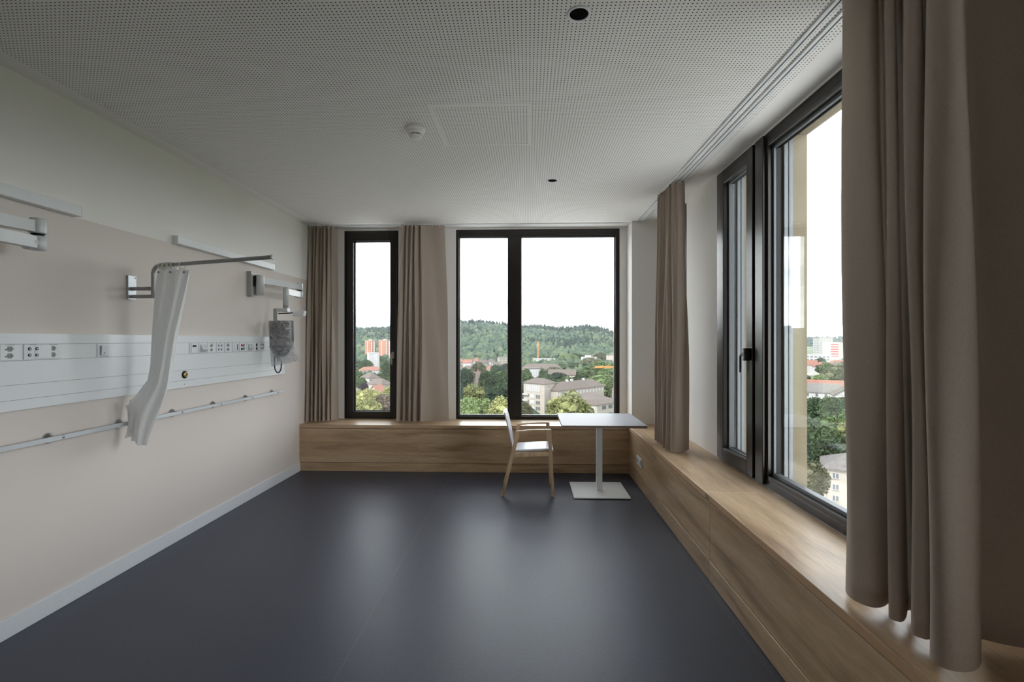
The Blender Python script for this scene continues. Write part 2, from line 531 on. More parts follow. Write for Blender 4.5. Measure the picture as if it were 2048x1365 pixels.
    def build(self, name, mats, parent=None, origin=None, fix=True):
        if isinstance(mats, str): mats = [mats]
        o0 = ORG[parent.name] if parent is not None else Vector(origin or (0, 0, 0))
        me = bpy.data.meshes.new(name)
        me.from_pydata([tuple(Vector(p) - o0) for p in self.v], [], self.f)
        for mm in mats: me.materials.append(M[mm])
        me.polygons.foreach_set('material_index', self.m)
        me.polygons.foreach_set('use_smooth', self.s)
        me.update()
        if fix:
            import bmesh
            bm = bmesh.new(); bm.from_mesh(me)
            bmesh.ops.remove_doubles(bm, verts=bm.verts, dist=1e-6)
            bmesh.ops.recalc_face_normals(bm, faces=bm.faces)
            bm.to_mesh(me); bm.free()
        o = bpy.data.objects.new(name, me)
        COL.objects.link(o)
        if parent is not None:
            o.parent = parent
            ORG[o.name] = o0
        else:
            o.location = o0
            ORG[o.name] = o0
        return o

def copy_tree(o, parent=None):
    c = o.copy()
    COL.objects.link(c)
    c.parent = parent
    for ch in list(o.children):
        copy_tree(ch, c)
    return c

# ------------------------------------------------------------------ room constants (metres)
XL, XR = -2.71, 1.62          # left wall face, inner face of the window wall on the right
YB, YF = 6.10, -1.60          # inner face of the back window wall, wall behind the camera
ZC = 2.97                     # ceiling
BX, BY, BZ = 1.171, 5.648, 0.55  # bench fronts and bench height
COLX, COLY = 1.235, 5.80      # corner pier

# ------------------------------------------------------------------ floor
fl = MB()
fl.box(XL, XR, YF, YB, -0.06, 0.0)
fl = tag(fl.build('floor', 'linoleum'), 'dark grey linoleum floor with faint welded seams', kind='structure')
for x0, ya, yb in ((-0.885, YF, 5.63), (1.128, YF, 5.63)):
    MB().box(x0 - 0.002, x0 + 0.002, ya, yb, 0.0, 0.0006).build('weld_seam', 'weld', fl)

# ------------------------------------------------------------------ ceiling
c = MB()
px0, px1, py1 = -2.59, 1.440, 5.80
c.box(XL - 0.2, px0, YF, YB + 0.2, ZC, ZC + 0.1, 0)
c.box(px1, XR + 0.02, YF, YB + 0.2, ZC, ZC + 0.1, 0)
c.box(px0, px1, py1, YB + 0.2, ZC, ZC + 0.1, 0)
# perforated field, cut round the hatch and the downlights (rings cover the cut)
hx0, hx1, hy0, hy1 = -0.600, 0.020, 2.895, 3.510
DL = [(0.221, 2.11), (0.216, 4.30)]
xs = sorted({px0, px1, hx0, hx1} | {v for d in DL for v in (d[0] - 0.04, d[0] + 0.04)})
ys = sorted({YF, py1, hy0, hy1} | {v for d in DL for v in (d[1] - 0.04, d[1] + 0.04)})
for i in range(len(xs) - 1):
    for j in range(len(ys) - 1):
        cx, cy = (xs[i] + xs[i + 1]) / 2, (ys[j] + ys[j + 1]) / 2
        if hx0 < cx < hx1 and hy0 < cy < hy1: continue
        if any(abs(cx - d[0]) < 0.035 and abs(cy - d[1]) < 0.035 for d in DL): continue
        c.box(xs[i], xs[i + 1], ys[j], ys[j + 1], ZC, ZC + 0.1, 1)
ceil = tag(c.build('ceiling', ['ceiling_plain', 'ceiling_perforated'], fix=False), 'pale perforated acoustic ceiling with plain margins', kind='structure')
MB().box(XL - 0.2, XR + 0.02, YF - 0.2, YB + 0.2, ZC + 0.1, ZC + 0.25).build('ceiling_slab', 'ceiling_plain', ceil)

# access hatch in the ceiling
h = empty('access_hatch', (-0.29, 3.2025, ZC), 'square perforated access hatch with a plain rim set flush into the ceiling', 'hatch')
r_ = MB()
for a in ((hx0, hx1, hy0, hy0 + 0.022), (hx0, hx1, hy1 - 0.022, hy1), (hx0, hx0 + 0.022, hy0 + 0.022, hy1 - 0.022), (hx1 - 0.022, hx1, hy0 + 0.022, hy1 - 0.022)):
    r_.box(a[0], a[1], a[2], a[3], ZC - 0.0015, ZC + 0.03)
r_.build('frame', 'ceiling_plain', h)
MB().box(hx0 + 0.0235, hx1 - 0.0235, hy0 + 0.0235, hy1 - 0.0235, ZC - 0.0005, ZC + 0.03).build('hatch_panel', 'ceiling_perforated', h)

# downlights
for (dx, dy), lab in zip(DL, ('recessed black downlight with white rim near the top edge of the picture', 'recessed black downlight with white rim farther along, towards the wide window')):
    d = empty('downlight', (dx, dy, ZC), lab, 'downlight', 'recessed ceiling downlights')
    MB().lathe([(0.041, 0.002), (0.041, -0.003), (0.043, -0.0045), (0.050, -0.0045), (0.053, -0.002), (0.053, 0.002)], (dx, dy, ZC), 'z', 40).build('rim', 'white_plastic', d)
    MB().lathe([(0.0405, 0.0), (0.036, 0.075), (0.0, 0.078)], (dx, dy, ZC - 0.001), 'z', 40).build('reflector', 'black_matte', d)
    MB().lathe([(0.0, 0.060), (0.02, 0.060), (0.02, 0.075)], (dx, dy, ZC - 0.001), 'z', 24).build('lamp_lens', 'black', d)

# smoke detector
sx, sy = -0.752, 3.215
d = empty('smoke_detector', (sx, sy, ZC), 'round white smoke detector beside the ceiling hatch', 'smoke detector')
MB().lathe([(0.064, 0.0), (0.064, -0.014), (0.060, -0.020), (0.054, -0.024)], (sx, sy, ZC), 'z', 40).build('base', 'wall_white', d)
MB().lathe([(0.054, -0.022), (0.052, -0.036), (0.046, -0.041), (0.044, -0.0435)], (sx, sy, ZC), 'z', 40).build('body', 'wall_white', d)
MB().lathe([(0.037, -0.043), (0.037, -0.051)], (sx, sy, ZC), 'z', 40).build('inlet_slot', 'black', d)
for k in range(8):
    rb = MB()
    a = 2 * math.pi * k / 8 + 0.2
    p = (sx + 0.039 * math.cos(a), sy + 0.039 * math.sin(a))
    rb.bar((p[0], p[1], ZC - 0.042), (p[0], p[1], ZC - 0.052), 0.005, 0.005, up=(math.cos(a), math.sin(a), 0))
    rb.build('rib', 'wall_white', d)
MB().lathe([(0.043, -0.050), (0.043, -0.058), (0.036, -0.066), (0.0, -0.068)], (sx, sy, ZC), 'z', 40).build('cap', 'wall_white', d)

# ------------------------------------------------------------------ walls
w = MB()
w.box(XL - 0.2, XL, YF - 0.2, YB + 0.2, -0.06, 2.287, 0)
w.box(XL - 0.2, XL, YF - 0.2, YB + 0.2, 2.287, ZC, 1)
tag(w.build('wall_left', ['wall_beige', 'wall_white']), 'beige wall with an off-white band at the top', kind='structure')
W1 = (-2.345, -1.648, 0.55, 2.947)
W2 = (-0.912, 1.147, 0.55, 2.952)
w = MB()
w.box(XL, W1[0], YB, YB + 0.2, -0.06, ZC)
w.box(W1[1], W2[0], YB, YB + 0.2, -0.06, ZC)
w.box(W2[1], COLX, YB, YB + 0.2, -0.06, ZC)
w.box(W1[0], W1[1], YB, YB + 0.2, -0.06, 0.55); w.box(W2[0], W2[1], YB, YB + 0.2, -0.06, 0.55)
w.box(W1[0], W1[1], YB, YB + 0.2, W1[3], ZC); w.box(W2[0], W2[1], YB, YB + 0.2, W2[3], ZC)
tag(w.build('wall_back', 'wall_white'), 'white end wall between the dark windows', kind='structure')
W3 = (1.86, 4.165, 0.55, 2.955)   # along y
W4 = (4.995, 5.36, 0.55, 2.955)
W5 = (0.60, 1.15, 0.55, 2.955)
w = MB()
w.box(XR, XR + 0.2, YF, W5[0], -0.06, ZC); w.box(XR, XR + 0.2, W5[1], W3[0], -0.06, ZC)
w.box(XR, XR + 0.2, W3[1], W4[0], -0.06, ZC)
w.box(XR, XR + 0.2, W4[1], COLY, -0.06, ZC)
for q in (W3, W4, W5):
    w.box(XR, XR + 0.2, q[0], q[1], -0.06, 0.55); w.box(XR, XR + 0.2, q[0], q[1], q[3], ZC)
tag(w.build('wall_right', 'wall_white'), 'white window wall with a pier between two windows', kind='structure')
tag(MB().box(COLX, XR + 0.2, COLY, YB + 0.2, -0.06, ZC).build('pillar_corner', 'wall_white'), 'white corner pier beside the wide window', kind='structure')
tag(MB().box(XL - 0.2, XR + 0.2, YF - 0.2, YF, -0.06, ZC).build('wall_front', 'wall_white'), 'white wall behind the viewer', kind='structure')
tag(MB().box(XL, XL + 0.012, YF, BY, 0.0, 0.105, bev=0.002).build('baseboard_left', 'baseboard'), 'white baseboard along the beige wall', kind='structure')

# outside of the window wall: facade fins, lintel and sill
f = MB()
f.box(XR + 0.12, 1.935, 3.42, 3.53, 0.45, 3.1)
f.box(XR + 0.2, 1.935, 4.165, 5.0, 0.0, 3.1)
f.box(XR + 0.2, 1.935, 5.36, 6.3, 0.0, 3.1)
f.box(XR + 0.2, 1.935, 1.15, 1.86, 0.0, 3.1); f.box(XR + 0.2, 1.935, -0.6, 0.60, 0.0, 3.1)
f.box(XR + 0.2, 1.935, -0.6, 6.3, 2.975, 3.3)
f.box(XR + 0.2, 1.93, -0.6, 6.3, -0.6, 0.47)
tag(f.build('trim_1', 'facade_cream'), 'cream facade cladding outside the big window', kind='structure')
f = MB()
for y0 in (3.42, 4.165, 5.36):
    f.box(1.765, 1.79, y0 - 0.03, y0, 0.52, 2.975); f.box(1.797, 1.822, y0 - 0.03, y0, 0.52, 2.975)
f.box(1.765, 1.822, 1.86, 4.165, 2.955, 2.976)
tag(f.build('trim_2', 'rail_grey'), 'grey blind guide rails outside the big window', kind='structure')
f = MB()
f.prism([(1.70, 0.548), (1.955, 0.515), (1.955, 0.47), (1.945, 0.47), (1.945, 0.505), (1.70, 0.52)], 'y', 1.86, 5.36)
f.build('trim_3', 'sill_metal')
f = bpy.data.objects['trim_3']; tag(f, 'pale metal sill outside the big window', kind='structure')
# back facade slab edge below the windows
tag(MB().box(XL - 0.2, XR + 0.3, YB + 0.2, YB + 0.25, -0.6, 0.53).build('trim_4', 'facade_cream'), 'cream cladding under the end windows', kind='structure')

# ------------------------------------------------------------------ windows
def ring(mb, ax, a0, a1, z0, z1, d0, d1, wl, wr, wb, wtp, bev=0.002):
    def bx(p0, p1, q0, q1):
        if ax == 'y': mb.box(p0, p1, d0, d1, q0, q1, bev=bev)
        else: mb.box(d0, d1, p0, p1, q0, q1, bev=bev)
    bx(a0, a0 + wl, z0, z1); bx(a1 - wr, a1, z0, z1)
    bx(a0 + wl, a1 - wr, z0, z0 + wb); bx(a0 + wl, a1 - wr, z1 - wtp, z1)
    return mb
def pane(ax, a0, a1, z0, z1, d, parent):
    mb = MB()
    if ax == 'y': mb.box(a0, a1, d, d + 0.024, z0, z1)
    else: mb.box(d, d + 0.024, a0, a1, z0, z1)
    return mb.build('pane', 'window_glass', parent)
def spacer(ax, a0, a1, z0, z1, d, parent):
    mb = ring(MB(), ax, a0, a1, z0, z1, d, d + 0.026, 0.012, 0.012, 0.012, 0.012, 0)
    return mb.build('gasket', 'gasket', parent)
def handle(ax, a, d, z, parent, sgn=-1, matn='handle_bronze', span=0.0):
    """rosette, neck and an L shaped lever standing off the frame on its room side"""
    def P(aa, dd, zz): return (aa, dd, zz) if ax == 'y' else (dd, aa, zz)
    hd = MB()
    if ax == 'y': hd.box(a - 0.016, a + 0.016, d - 0.012, d, z - 0.05, z + 0.035, bev=0.004)
    else: hd.box(d - 0.05, d, a - 0.016, a + 0.016, z - 0.045, z + 0.045, bev=0.006)
    pts = [P(a, d - 0.01, z), P(a, d - 0.055, z)] if ax == 'y' else [P(a, d - 0.03, z)]
    L = 0.09 if ax == 'x' else 0.0
    base = pts[-1]
    if ax == 'x':
        for k in range(0, 7):
            t = k / 6 * math.pi / 2
            pts.append(P(a + sgn * (L - 0.03 + 0.03 * math.sin(t)), d - 0.03, z - 0.03 + 0.03 * math.cos(t)))
        pts.append(P(a + sgn * L, d - 0.03, z - 0.135))
        hd.tube(pts, 0.0085, 10)
    else:
        hd.tube(pts, 0.008, 10)
        hd.box(a - 0.010, a + 0.010, d - 0.066, d - 0.050, z - 0.125, z + 0.012, bev=0.004)
    return hd.build('handle', matn, parent)

# window 1: narrow casement in the end wall
w1 = tag(empty('window_1', (-2.0, YB, 0.55)), 'narrow dark-framed casement window between two curtains', kind='structure')
ring(MB(), 'y', *W1[:2], *W1[2:], YB + 0.005, YB + 0.085, 0.05, 0.05, 0.05, 0.05).build('frame', 'frame_bronze', w1)
ring(MB(), 'y', W1[0] + 0.035, W1[1] - 0.02, W1[2] + 0.02, W1[3] - 0.03, YB - 0.012, YB + 0.075, 0.085, 0.085, 0.072, 0.100, 0.004).build('sash', 'frame_bronze', w1)
pane('y', -2.225, -1.753, 0.640, 2.817, YB + 0.035, w1); spacer('y', -2.225, -1.753, 0.640, 2.817, YB + 0.033, w1)
handle('y', -1.715, YB - 0.012, 1.37, w1, matn='arm_grey_dark')
# window 2: wide two-pane window
w2 = tag(empty('window_2', (0.1, YB, 0.55)), 'wide dark-framed two-pane window above the bench', kind='structure')
ring(MB(), 'y', *W2[:2], *W2[2:], YB + 0.0, YB + 0.10, 0.032, 0.048, 0.040, 0.075).build('frame', 'frame_bronze', w2)
MB().box(-0.254, -0.086, YB - 0.004, YB + 0.10, 0.59, 2.877, bev=0.004).build('mullion', 'frame_bronze', w2)
ring(MB(), 'y', -0.880, -0.254, 0.590, 2.877, YB + 0.045, YB + 0.095, 0.012, 0.006, 0.012, 0.022).build('glazing_bead', 'rail_grey', w2)
ring(MB(), 'y', -0.086, 1.099, 0.590, 2.877, YB + 0.045, YB + 0.095, 0.006, 0.012, 0.012, 0.022).build('glazing_bead', 'rail_grey', w2)
pane('y', -0.874, -0.254, 0.596, 2.872, YB + 0.055, w2); pane('y', -0.086, 1.093, 0.596, 2.872, YB + 0.055, w2)
# window 3: casement and large fixed pane in the right wall
w3 = tag(empty('window_3', (XR, 3.0, 0.55)), 'tall dark-framed window with a narrow casement and a large pane', kind='structure')
ring(MB(), 'x', W3[0], W3[1], W3[2], W3[3], XR - 0.0, XR + 0.10, 0.06, 0.04, 0.05, 0.06).build('frame', 'frame_bronze', w3)
ring(MB(), 'x', 3.503, 4.150, 0.565, 2.945, XR - 0.022, XR + 0.07, 0.098, 0.130, 0.105, 0.110, 0.004).build('sash', 'frame_bronze', w3)
ring(MB(), 'x', 3.590, 4.030, 0.655, 2.850, XR + 0.020, XR + 0.062, 0.020, 0.026, 0.02, 0.02).build('glazing_bead', 'rail_grey', w3)
pane('x', 3.600, 4.020, 0.665, 2.840, XR + 0.042, w3); spacer('x', 3.600, 4.020, 0.665, 2.840, XR + 0.040, w3)
MB().box(XR + 0.05, XR + 0.09, 3.463, 3.503, 0.60, 2.90).build('shadow_gap', 'black_matte', w3)
MB().box(XR - 0.022, XR + 0.10, 3.350, 3.463, 0.565, 2.945, bev=0.004).build('mullion', 'frame_bronze', w3)
ring(MB(), 'x', 1.91, 3.352, 0.60, 2.905, XR + 0.0, XR + 0.075, 0.028, 0.028, 0.032, 0.04, 0.003).build('glazing_bead', 'frame_bronze', w3)
ring(MB(), 'x', 1.94, 3.324, 0.632, 2.865, XR + 0.03, XR + 0.075, 0.02, 0.02, 0.022, 0.022, 0.002).build('glazing_bead', 'rail_grey', w3)
pane('x', 1.95, 3.314, 0.64, 2.855, XR + 0.050, w3); spacer('x', 1.95, 3.314, 0.64, 2.855, XR + 0.048, w3)
handle('x', 3.535, XR - 0.022, 1.448, w3, sgn=1)
# window 4: mostly hidden by the curtain
w4 = tag(empty('window_4', (XR, 5.18, 0.55)), 'dark-framed window mostly hidden behind the corner curtain', kind='structure')
ring(MB(), 'x', W4[0], W4[1], W4[2], W4[3], XR + 0.0, XR + 0.10, 0.06, 0.06, 0.06, 0.09).build('frame', 'frame_bronze', w4)
pane('x', W4[0] + 0.05, W4[1] - 0.05, W4[2] + 0.05, W4[3] - 0.08, XR + 0.05, w4)

# window 5: the next window of the row, beside the viewer and outside the picture
w5 = tag(empty('window_5', (XR, 0.875, 0.55)), 'dark-framed window beside the viewer, past the near curtain', kind='structure')
ring(MB(), 'x', W5[0], W5[1], W5[2], W5[3], XR + 0.0, XR + 0.10, 0.06, 0.06, 0.06, 0.09).build('frame', 'frame_bronze', w5)
pane('x', W5[0] + 0.05, W5[1] - 0.05, W5[2] + 0.05, W5[3] - 0.08, XR + 0.05, w5)

# light portals in the window openings help the sampling of the sky; they give off no light
for nm, loc, rot, sz in (('portal_1', (-1.99, YB + 0.15, 1.73), (math.radians(90), 0, math.radians(180)), (0.47, 2.2)),
                         ('portal_2', (0.12, YB + 0.15, 1.73), (math.radians(90), 0, math.radians(180)), (2.0, 2.3)),
                         ('portal_3', (XR + 0.14, 3.0, 1.73), (math.radians(90), 0, math.radians(90)), (2.25, 2.4)),
                         ('portal_5', (XR + 0.14, 0.875, 1.73), (math.radians(90), 0, math.radians(90)), (0.53, 2.4)),
                         ('portal_4', (XR + 0.14, 5.18, 1.73), (math.radians(90), 0, math.radians(90)), (0.34, 2.4))):
    ld = bpy.data.lights.new(nm, 'AREA'); ld.shape = 'RECTANGLE'; ld.size, ld.size_y = sz
    ld.cycles.is_portal = True
    lo = bpy.data.objects.new(nm, ld); COL.objects.link(lo); lo.location = loc; lo.rotation_euler = rot

# ------------------------------------------------------------------ window bench
bb = empty('window_bench', (-0.8, BY + 0.2, 0), 'low oak window bench running under the end windows', 'bench', 'oak window benches')
MB().box(XL + 0.001, BX - 0.0045, BY - 0.003, YB - 0.001, BZ - 0.04, BZ, bev=0.002).box(BX - 0.0045, COLX - 0.002, COLY + 0.001, YB - 0.001, BZ - 0.04, BZ).build('bench_top', 'oak_x', bb)
MB().box(XL + 0.001, BX - 0.001, BY, BY + 0.02, 0.107, BZ - 0.045).build('front_panel', 'oak_x', bb)
MB().box(XL + 0.001, BX - 0.002, BY + 0.003, BY + 0.022, 0.002, 0.102).build('plinth', 'oak_x', bb)
br = empty('window_bench', (1.4, 2.5, 0), 'low oak window bench running along the big window wall', 'bench', 'oak window benches')
for y0, y1 in ((3.2265, COLY - 0.001), (0.62, 3.2225), (YF + 0.002, 0.617)):
    MB().box(BX - 0.003, XR - 0.001, y0, y1, BZ - 0.04, BZ, bev=0.002).build('bench_top', 'oak_y', br)
for y0, y1 in ((3.159, BY - 0.008), (0.55, 3.155), (YF + 0.002, 0.547)):
    MB().box(BX, BX + 0.02, y0, y1, 0.136, BZ - 0.044).build('front_panel', 'oak_y', br)
    MB().box(BX - 0.006, BX + 0.018, y0, y1, 0.002, 0.132, bev=0.002).build('plinth', 'oak_y', br)
    MB().box(BX - 0.0037, BX - 0.0029, y0 + 0.07, y1, BZ - 0.038, BZ - 0.0005).build('edge_band', 'oak_edge', br)
# bench sockets
for y0, y1, lab in ((5.108, 5.215, 'white wall socket low on the oak bench, the one deeper in the corner'), (4.995, 5.102, 'white switch plate low on the oak bench, next to the corner socket')):
    e = empty('wall_socket', (BX, (y0 + y1) / 2, 0.28), lab, 'socket', 'sockets on the oak bench')
    MB().box(BX - 0.010, BX - 0.0005, y0, y1, 0.232, 0.328, bev=0.002).build('plate', 'white_plastic', e)
    if y0 > 5.1:
        MB().lathe([(0.026, -0.0115), (0.026, -0.0095)], (BX, (y0 + y1) / 2, 0.28), 'x', 6, smooth=False).build('outlet', 'outlet_grey', e)
    else:
        MB().prism([(BX - 0.010, 0.245), (BX - 0.022, 0.29), (BX - 0.018, 0.315), (BX - 0.010, 0.318)], 'y', y0 + 0.02, y1 - 0.02).build('rocker', 'white_plastic', e)

# ------------------------------------------------------------------ curtain tracks
def track(name, pts_axis, a, lo, hi, lab):
    t = empty(name, (a, (lo + hi) / 2, ZC) if pts_axis == 'y' else ((lo + hi) / 2, a, ZC), lab, 'curtain track', 'ceiling curtain tracks')
    for s0, s1 in ((-0.022, -0.004), (0.004, 0.015)):
        mb = MB()
        if pts_axis == 'y': mb.box(a + s0, a + s1, lo, hi, ZC - 0.010, ZC - 0.0005, bev=0.001)
        else: mb.box(lo, hi, a + s0, a + s1, ZC - 0.010, ZC - 0.0005, bev=0.001)
        mb.build('rail', 'white_plastic', t)
    mb = MB()
    if pts_axis == 'y': mb.box(a - 0.004, a + 0.004, lo, hi, ZC - 0.004, ZC - 0.0008)
    else: mb.box(lo, hi, a - 0.004, a + 0.004, ZC - 0.004, ZC - 0.0008)
    mb.build('slot', 'black', t)
    return t
track('curtain_track', 'y', 1.297, YF + 0.01, 5.79, 'inner white ceiling track running along the big window wall')
track('curtain_track', 'y', 1.369, YF + 0.01, 5.79, 'outer white ceiling track nearer the big window')
track('curtain_track', 'x', 5.885, XL + 0.005, COLX - 0.002, 'white ceiling track over the end windows')

# ------------------------------------------------------------------ curtains
def resample(pts, n):
    pts = [Vector(p) for p in pts]
    L = [0]
    for a, b in zip(pts, pts[1:]): L.append(L[-1] + (b - a).length)
    out, k = [], 0
    for i in range(n):
        s = L[-1] * i / (n - 1)
        while k < len(pts) - 2 and L[k + 1] < s: k += 1
        t = (s - L[k]) / max(1e-9, L[k + 1] - L[k])
        out.append(pts[k].lerp(pts[k + 1], t))
    return out
def smooth_path(ctrl, n, it=3):
    """Chaikin corner cutting of control points, resampled to n points"""
    p = [Vector(q) for q in ctrl]
    for _ in range(it):
        q = [p[0]]
        for a, b in zip(p, p[1:]):
            q += [a.lerp(b, 0.25), a.lerp(b, 0.75)]
        q.append(p[-1]); p = q
    return resample(p, n)
def zigzag(p0, p1, folds, amp, seed, jit=0.8):
    """control points of pleats swinging to both sides of the line p0-p1"""
    rnd = random.Random(seed)
    p0, p1 = Vector(p0), Vector(p1)
    t = (p1 - p0); nrm = Vector((-t.y, t.x)).normalized()
    out = [p0]
    for k in range(folds * 2):
        u = (k + 0.5 + rnd.uniform(-jit, jit) * 0.6) / (folds * 2)
        out.append(p0 + t * u + nrm * (amp * (1 if k % 2 else -1) * rnd.uniform(0.55, 1.1)))
    out.append(p1)
    return out
def curtain(name, top, bot, z0, z1, lab, group, n=150, rows=28, parts=True, origin=None, flare=None, hem=0.055):
    T, B = smooth_path(top, n), smooth_path(bot, n)
    cx = sum(p.x for p in B) / n; cy = sum(p.y for p in B) / n
    e = empty(name, (cx, cy, z0), lab, 'curtain', group)
    def at(j, z):
        t = max(0.0, (z1 - z) / (z1 - z0))
        s = t ** 0.75
        p = T[j].lerp(B[j], s)
        sw = math.sin(math.pi * min(1, t)) * 0.011
        return (p.x + sw * math.sin(2.3 * z + j * 0.11 + cx * 5), p.y + sw * math.sin(1.9 * z + j * 0.083 + cy * 3), z)
    zs = [z1 - (z1 - z0 - hem) * (i / (rows - 1)) ** 1.0 for i in range(rows)]
    MB().grid([[at(j, z) for j in range(n)] for z in zs]).build('cloth', 'curtain_taupe', e, fix=False)
    MB().grid([[at(j, z) for j in range(n)] for z in (z0 + hem, z0 + hem * 0.5, z0)]).build('hem', 'curtain_hem', e, fix=False)
    MB().grid([[at(j, z) for j in range(n)] for z in (z1 + 0.002, z1 + 0.018)]).build('heading_tape', 'curtain_hem', e, fix=False)
    if parts:
        step = max(1, n // 9)
        for j in range(step // 2, n, step):
            p = at(j, z1)
            MB().lathe([(0.003, -0.005), (0.006, 0.0), (0.006, 0.006), (0.003, 0.016)], (p[0], p[1], z1), 'z', 8).build('glider', 'white_plastic', e)
    return e
CZ = 2.942
# end wall, in the corner by the bed wall
c1t = zigzag((-2.690, 5.90), (-2.43, 5.885), 6, 0.055, 3) + [Vector((-2.40, 5.91)), Vector((-2.36, 5.915))]
c1b = zigzag((-2.695, 5.80), (-2.42, 5.85), 6, 0.080, 3) + [Vector((-2.385, 5.92)), Vector((-2.345, 5.92))]
curtain('curtain', c1t, c1b, 0.565, CZ, 'taupe curtain gathered in the corner beside the bed wall', 'taupe window curtains', n=300)
# end wall, between the two windows: gathered half and flat half
c2t = [Vector((-1.555, 5.90))] + zigzag((-1.55, 5.875), (-1.318, 5.885), 4, 0.058, 11) + [Vector((-1.305, 5.84)), Vector((-1.285, 5.875)), Vector((-1.20, 5.90)), Vector((-1.10, 5.885)), Vector((-1.022, 5.90))]
c2b = [Vector((-1.615, 5.92))] + zigzag((-1.61, 5.87), (-1.315, 5.86), 4, 0.085, 11) + [Vector((-1.30, 5.765)), Vector((-1.265, 5.83)), Vector((-1.16, 5.885)), Vector((-1.05, 5.88)), Vector((-0.968, 5.90))]
curtain('curtain', c2t, c2b, 0.565, CZ, 'taupe curtain half gathered half flat between the two end windows', 'taupe window curtains', n=320)
# right wall, far bundle in front of the corner window
c3t = zigzag((1.285, 4.74), (1.300, 4.33), 7, 0.050, 21) + [Vector((1.335, 4.30)), Vector((1.39, 4.34))]
c3b = zigzag((1.300, 4.80), (1.260, 4.36), 7, 0.090, 21) + [Vector((1.27, 4.29)), Vector((1.36, 4.29)), Vector((1.455, 4.42))]
curtain('curtain', c3t, c3b, 0.565, CZ, 'taupe curtain bundled on the oak bench beside the white pier', 'taupe window curtains', n=330)
# right wall, near curtain filling the edge of the picture
c4 = [(1.43, 2.07), (1.33, 2.04), (1.24, 1.94), (1.215, 1.875), (1.228, 1.83), (1.255, 1.80), (1.30, 1.81), (1.345, 1.845), (1.352, 1.825), (1.305, 1.775), (1.266, 1.748), (1.268, 1.725), (1.292, 1.71), (1.34, 1.755), (1.375, 1.80),
      (1.385, 1.775), (1.33, 1.705), (1.275, 1.66), (1.272, 1.635), (1.302, 1.61), (1.345, 1.65), (1.372, 1.68), (1.375, 1.655), (1.30, 1.58), (1.226, 1.528), (1.222, 1.49), (1.25, 1.462), (1.305, 1.462), (1.36, 1.495), (1.42, 1.565), (1.462, 1.625), (1.478, 1.628), (1.52, 1.600), (1.562, 1.585), (1.595, 1.575), (1.605, 1.55), (1.606, 1.51)]
c4b = [Vector(p) for p in c4]
c4t = [Vector((1.315 + (x_ - 1.315) * (0.62 if x_ < 1.4 else 0.9), y_ + 0.05 * (1 - abs(x_ - 1.315)))) for x_, y_ in c4]
curtain('curtain', c4t, c4b, 0.575, CZ, 'large taupe curtain hanging in deep folds at the near end of the big window', 'taupe window curtains', n=420, rows=36)

# ------------------------------------------------------------------ bed wall: head rails
for y0, y1, lab in ((0.9, 2.80, 'white wall rail above the near folded arm, cut off by the picture edge'), (3.59, 5.01, 'white wall rail above the curtain rod and the monitor arm')):
    e = empty('wall_rail', (XL, (y0 + y1) / 2, 2.29), lab, 'wall rail', 'white rails along the paint line')
    MB().box(XL + 0.0005, XL + 0.050, y0 + 0.003, y1 - 0.003, 2.288, 2.348, bev=0.002).build('channel', 'white_plastic', e)
    for yy in (y0, y1 - 0.003):
        ec = MB().box(XL + 0.0005, XL + 0.051, yy, yy + 0.003, 2.287, 2.349, bev=0.001).build('end_cap', 'white_plastic', e)
        for zz in (2.303, 2.333):
            s_ = -1 if yy == y0 else 1
            MB().lathe([(0.003, 0.0), (0.003, 0.001), (0.0, 0.0012)] if s_ > 0 else [(0.0, -0.0012), (0.003, -0.001), (0.003, 0.0)], (XL + 0.02, yy + (0.003 if s_ > 0 else 0), zz), 'y', 8).build('screw', 'outlet_grey', ec)

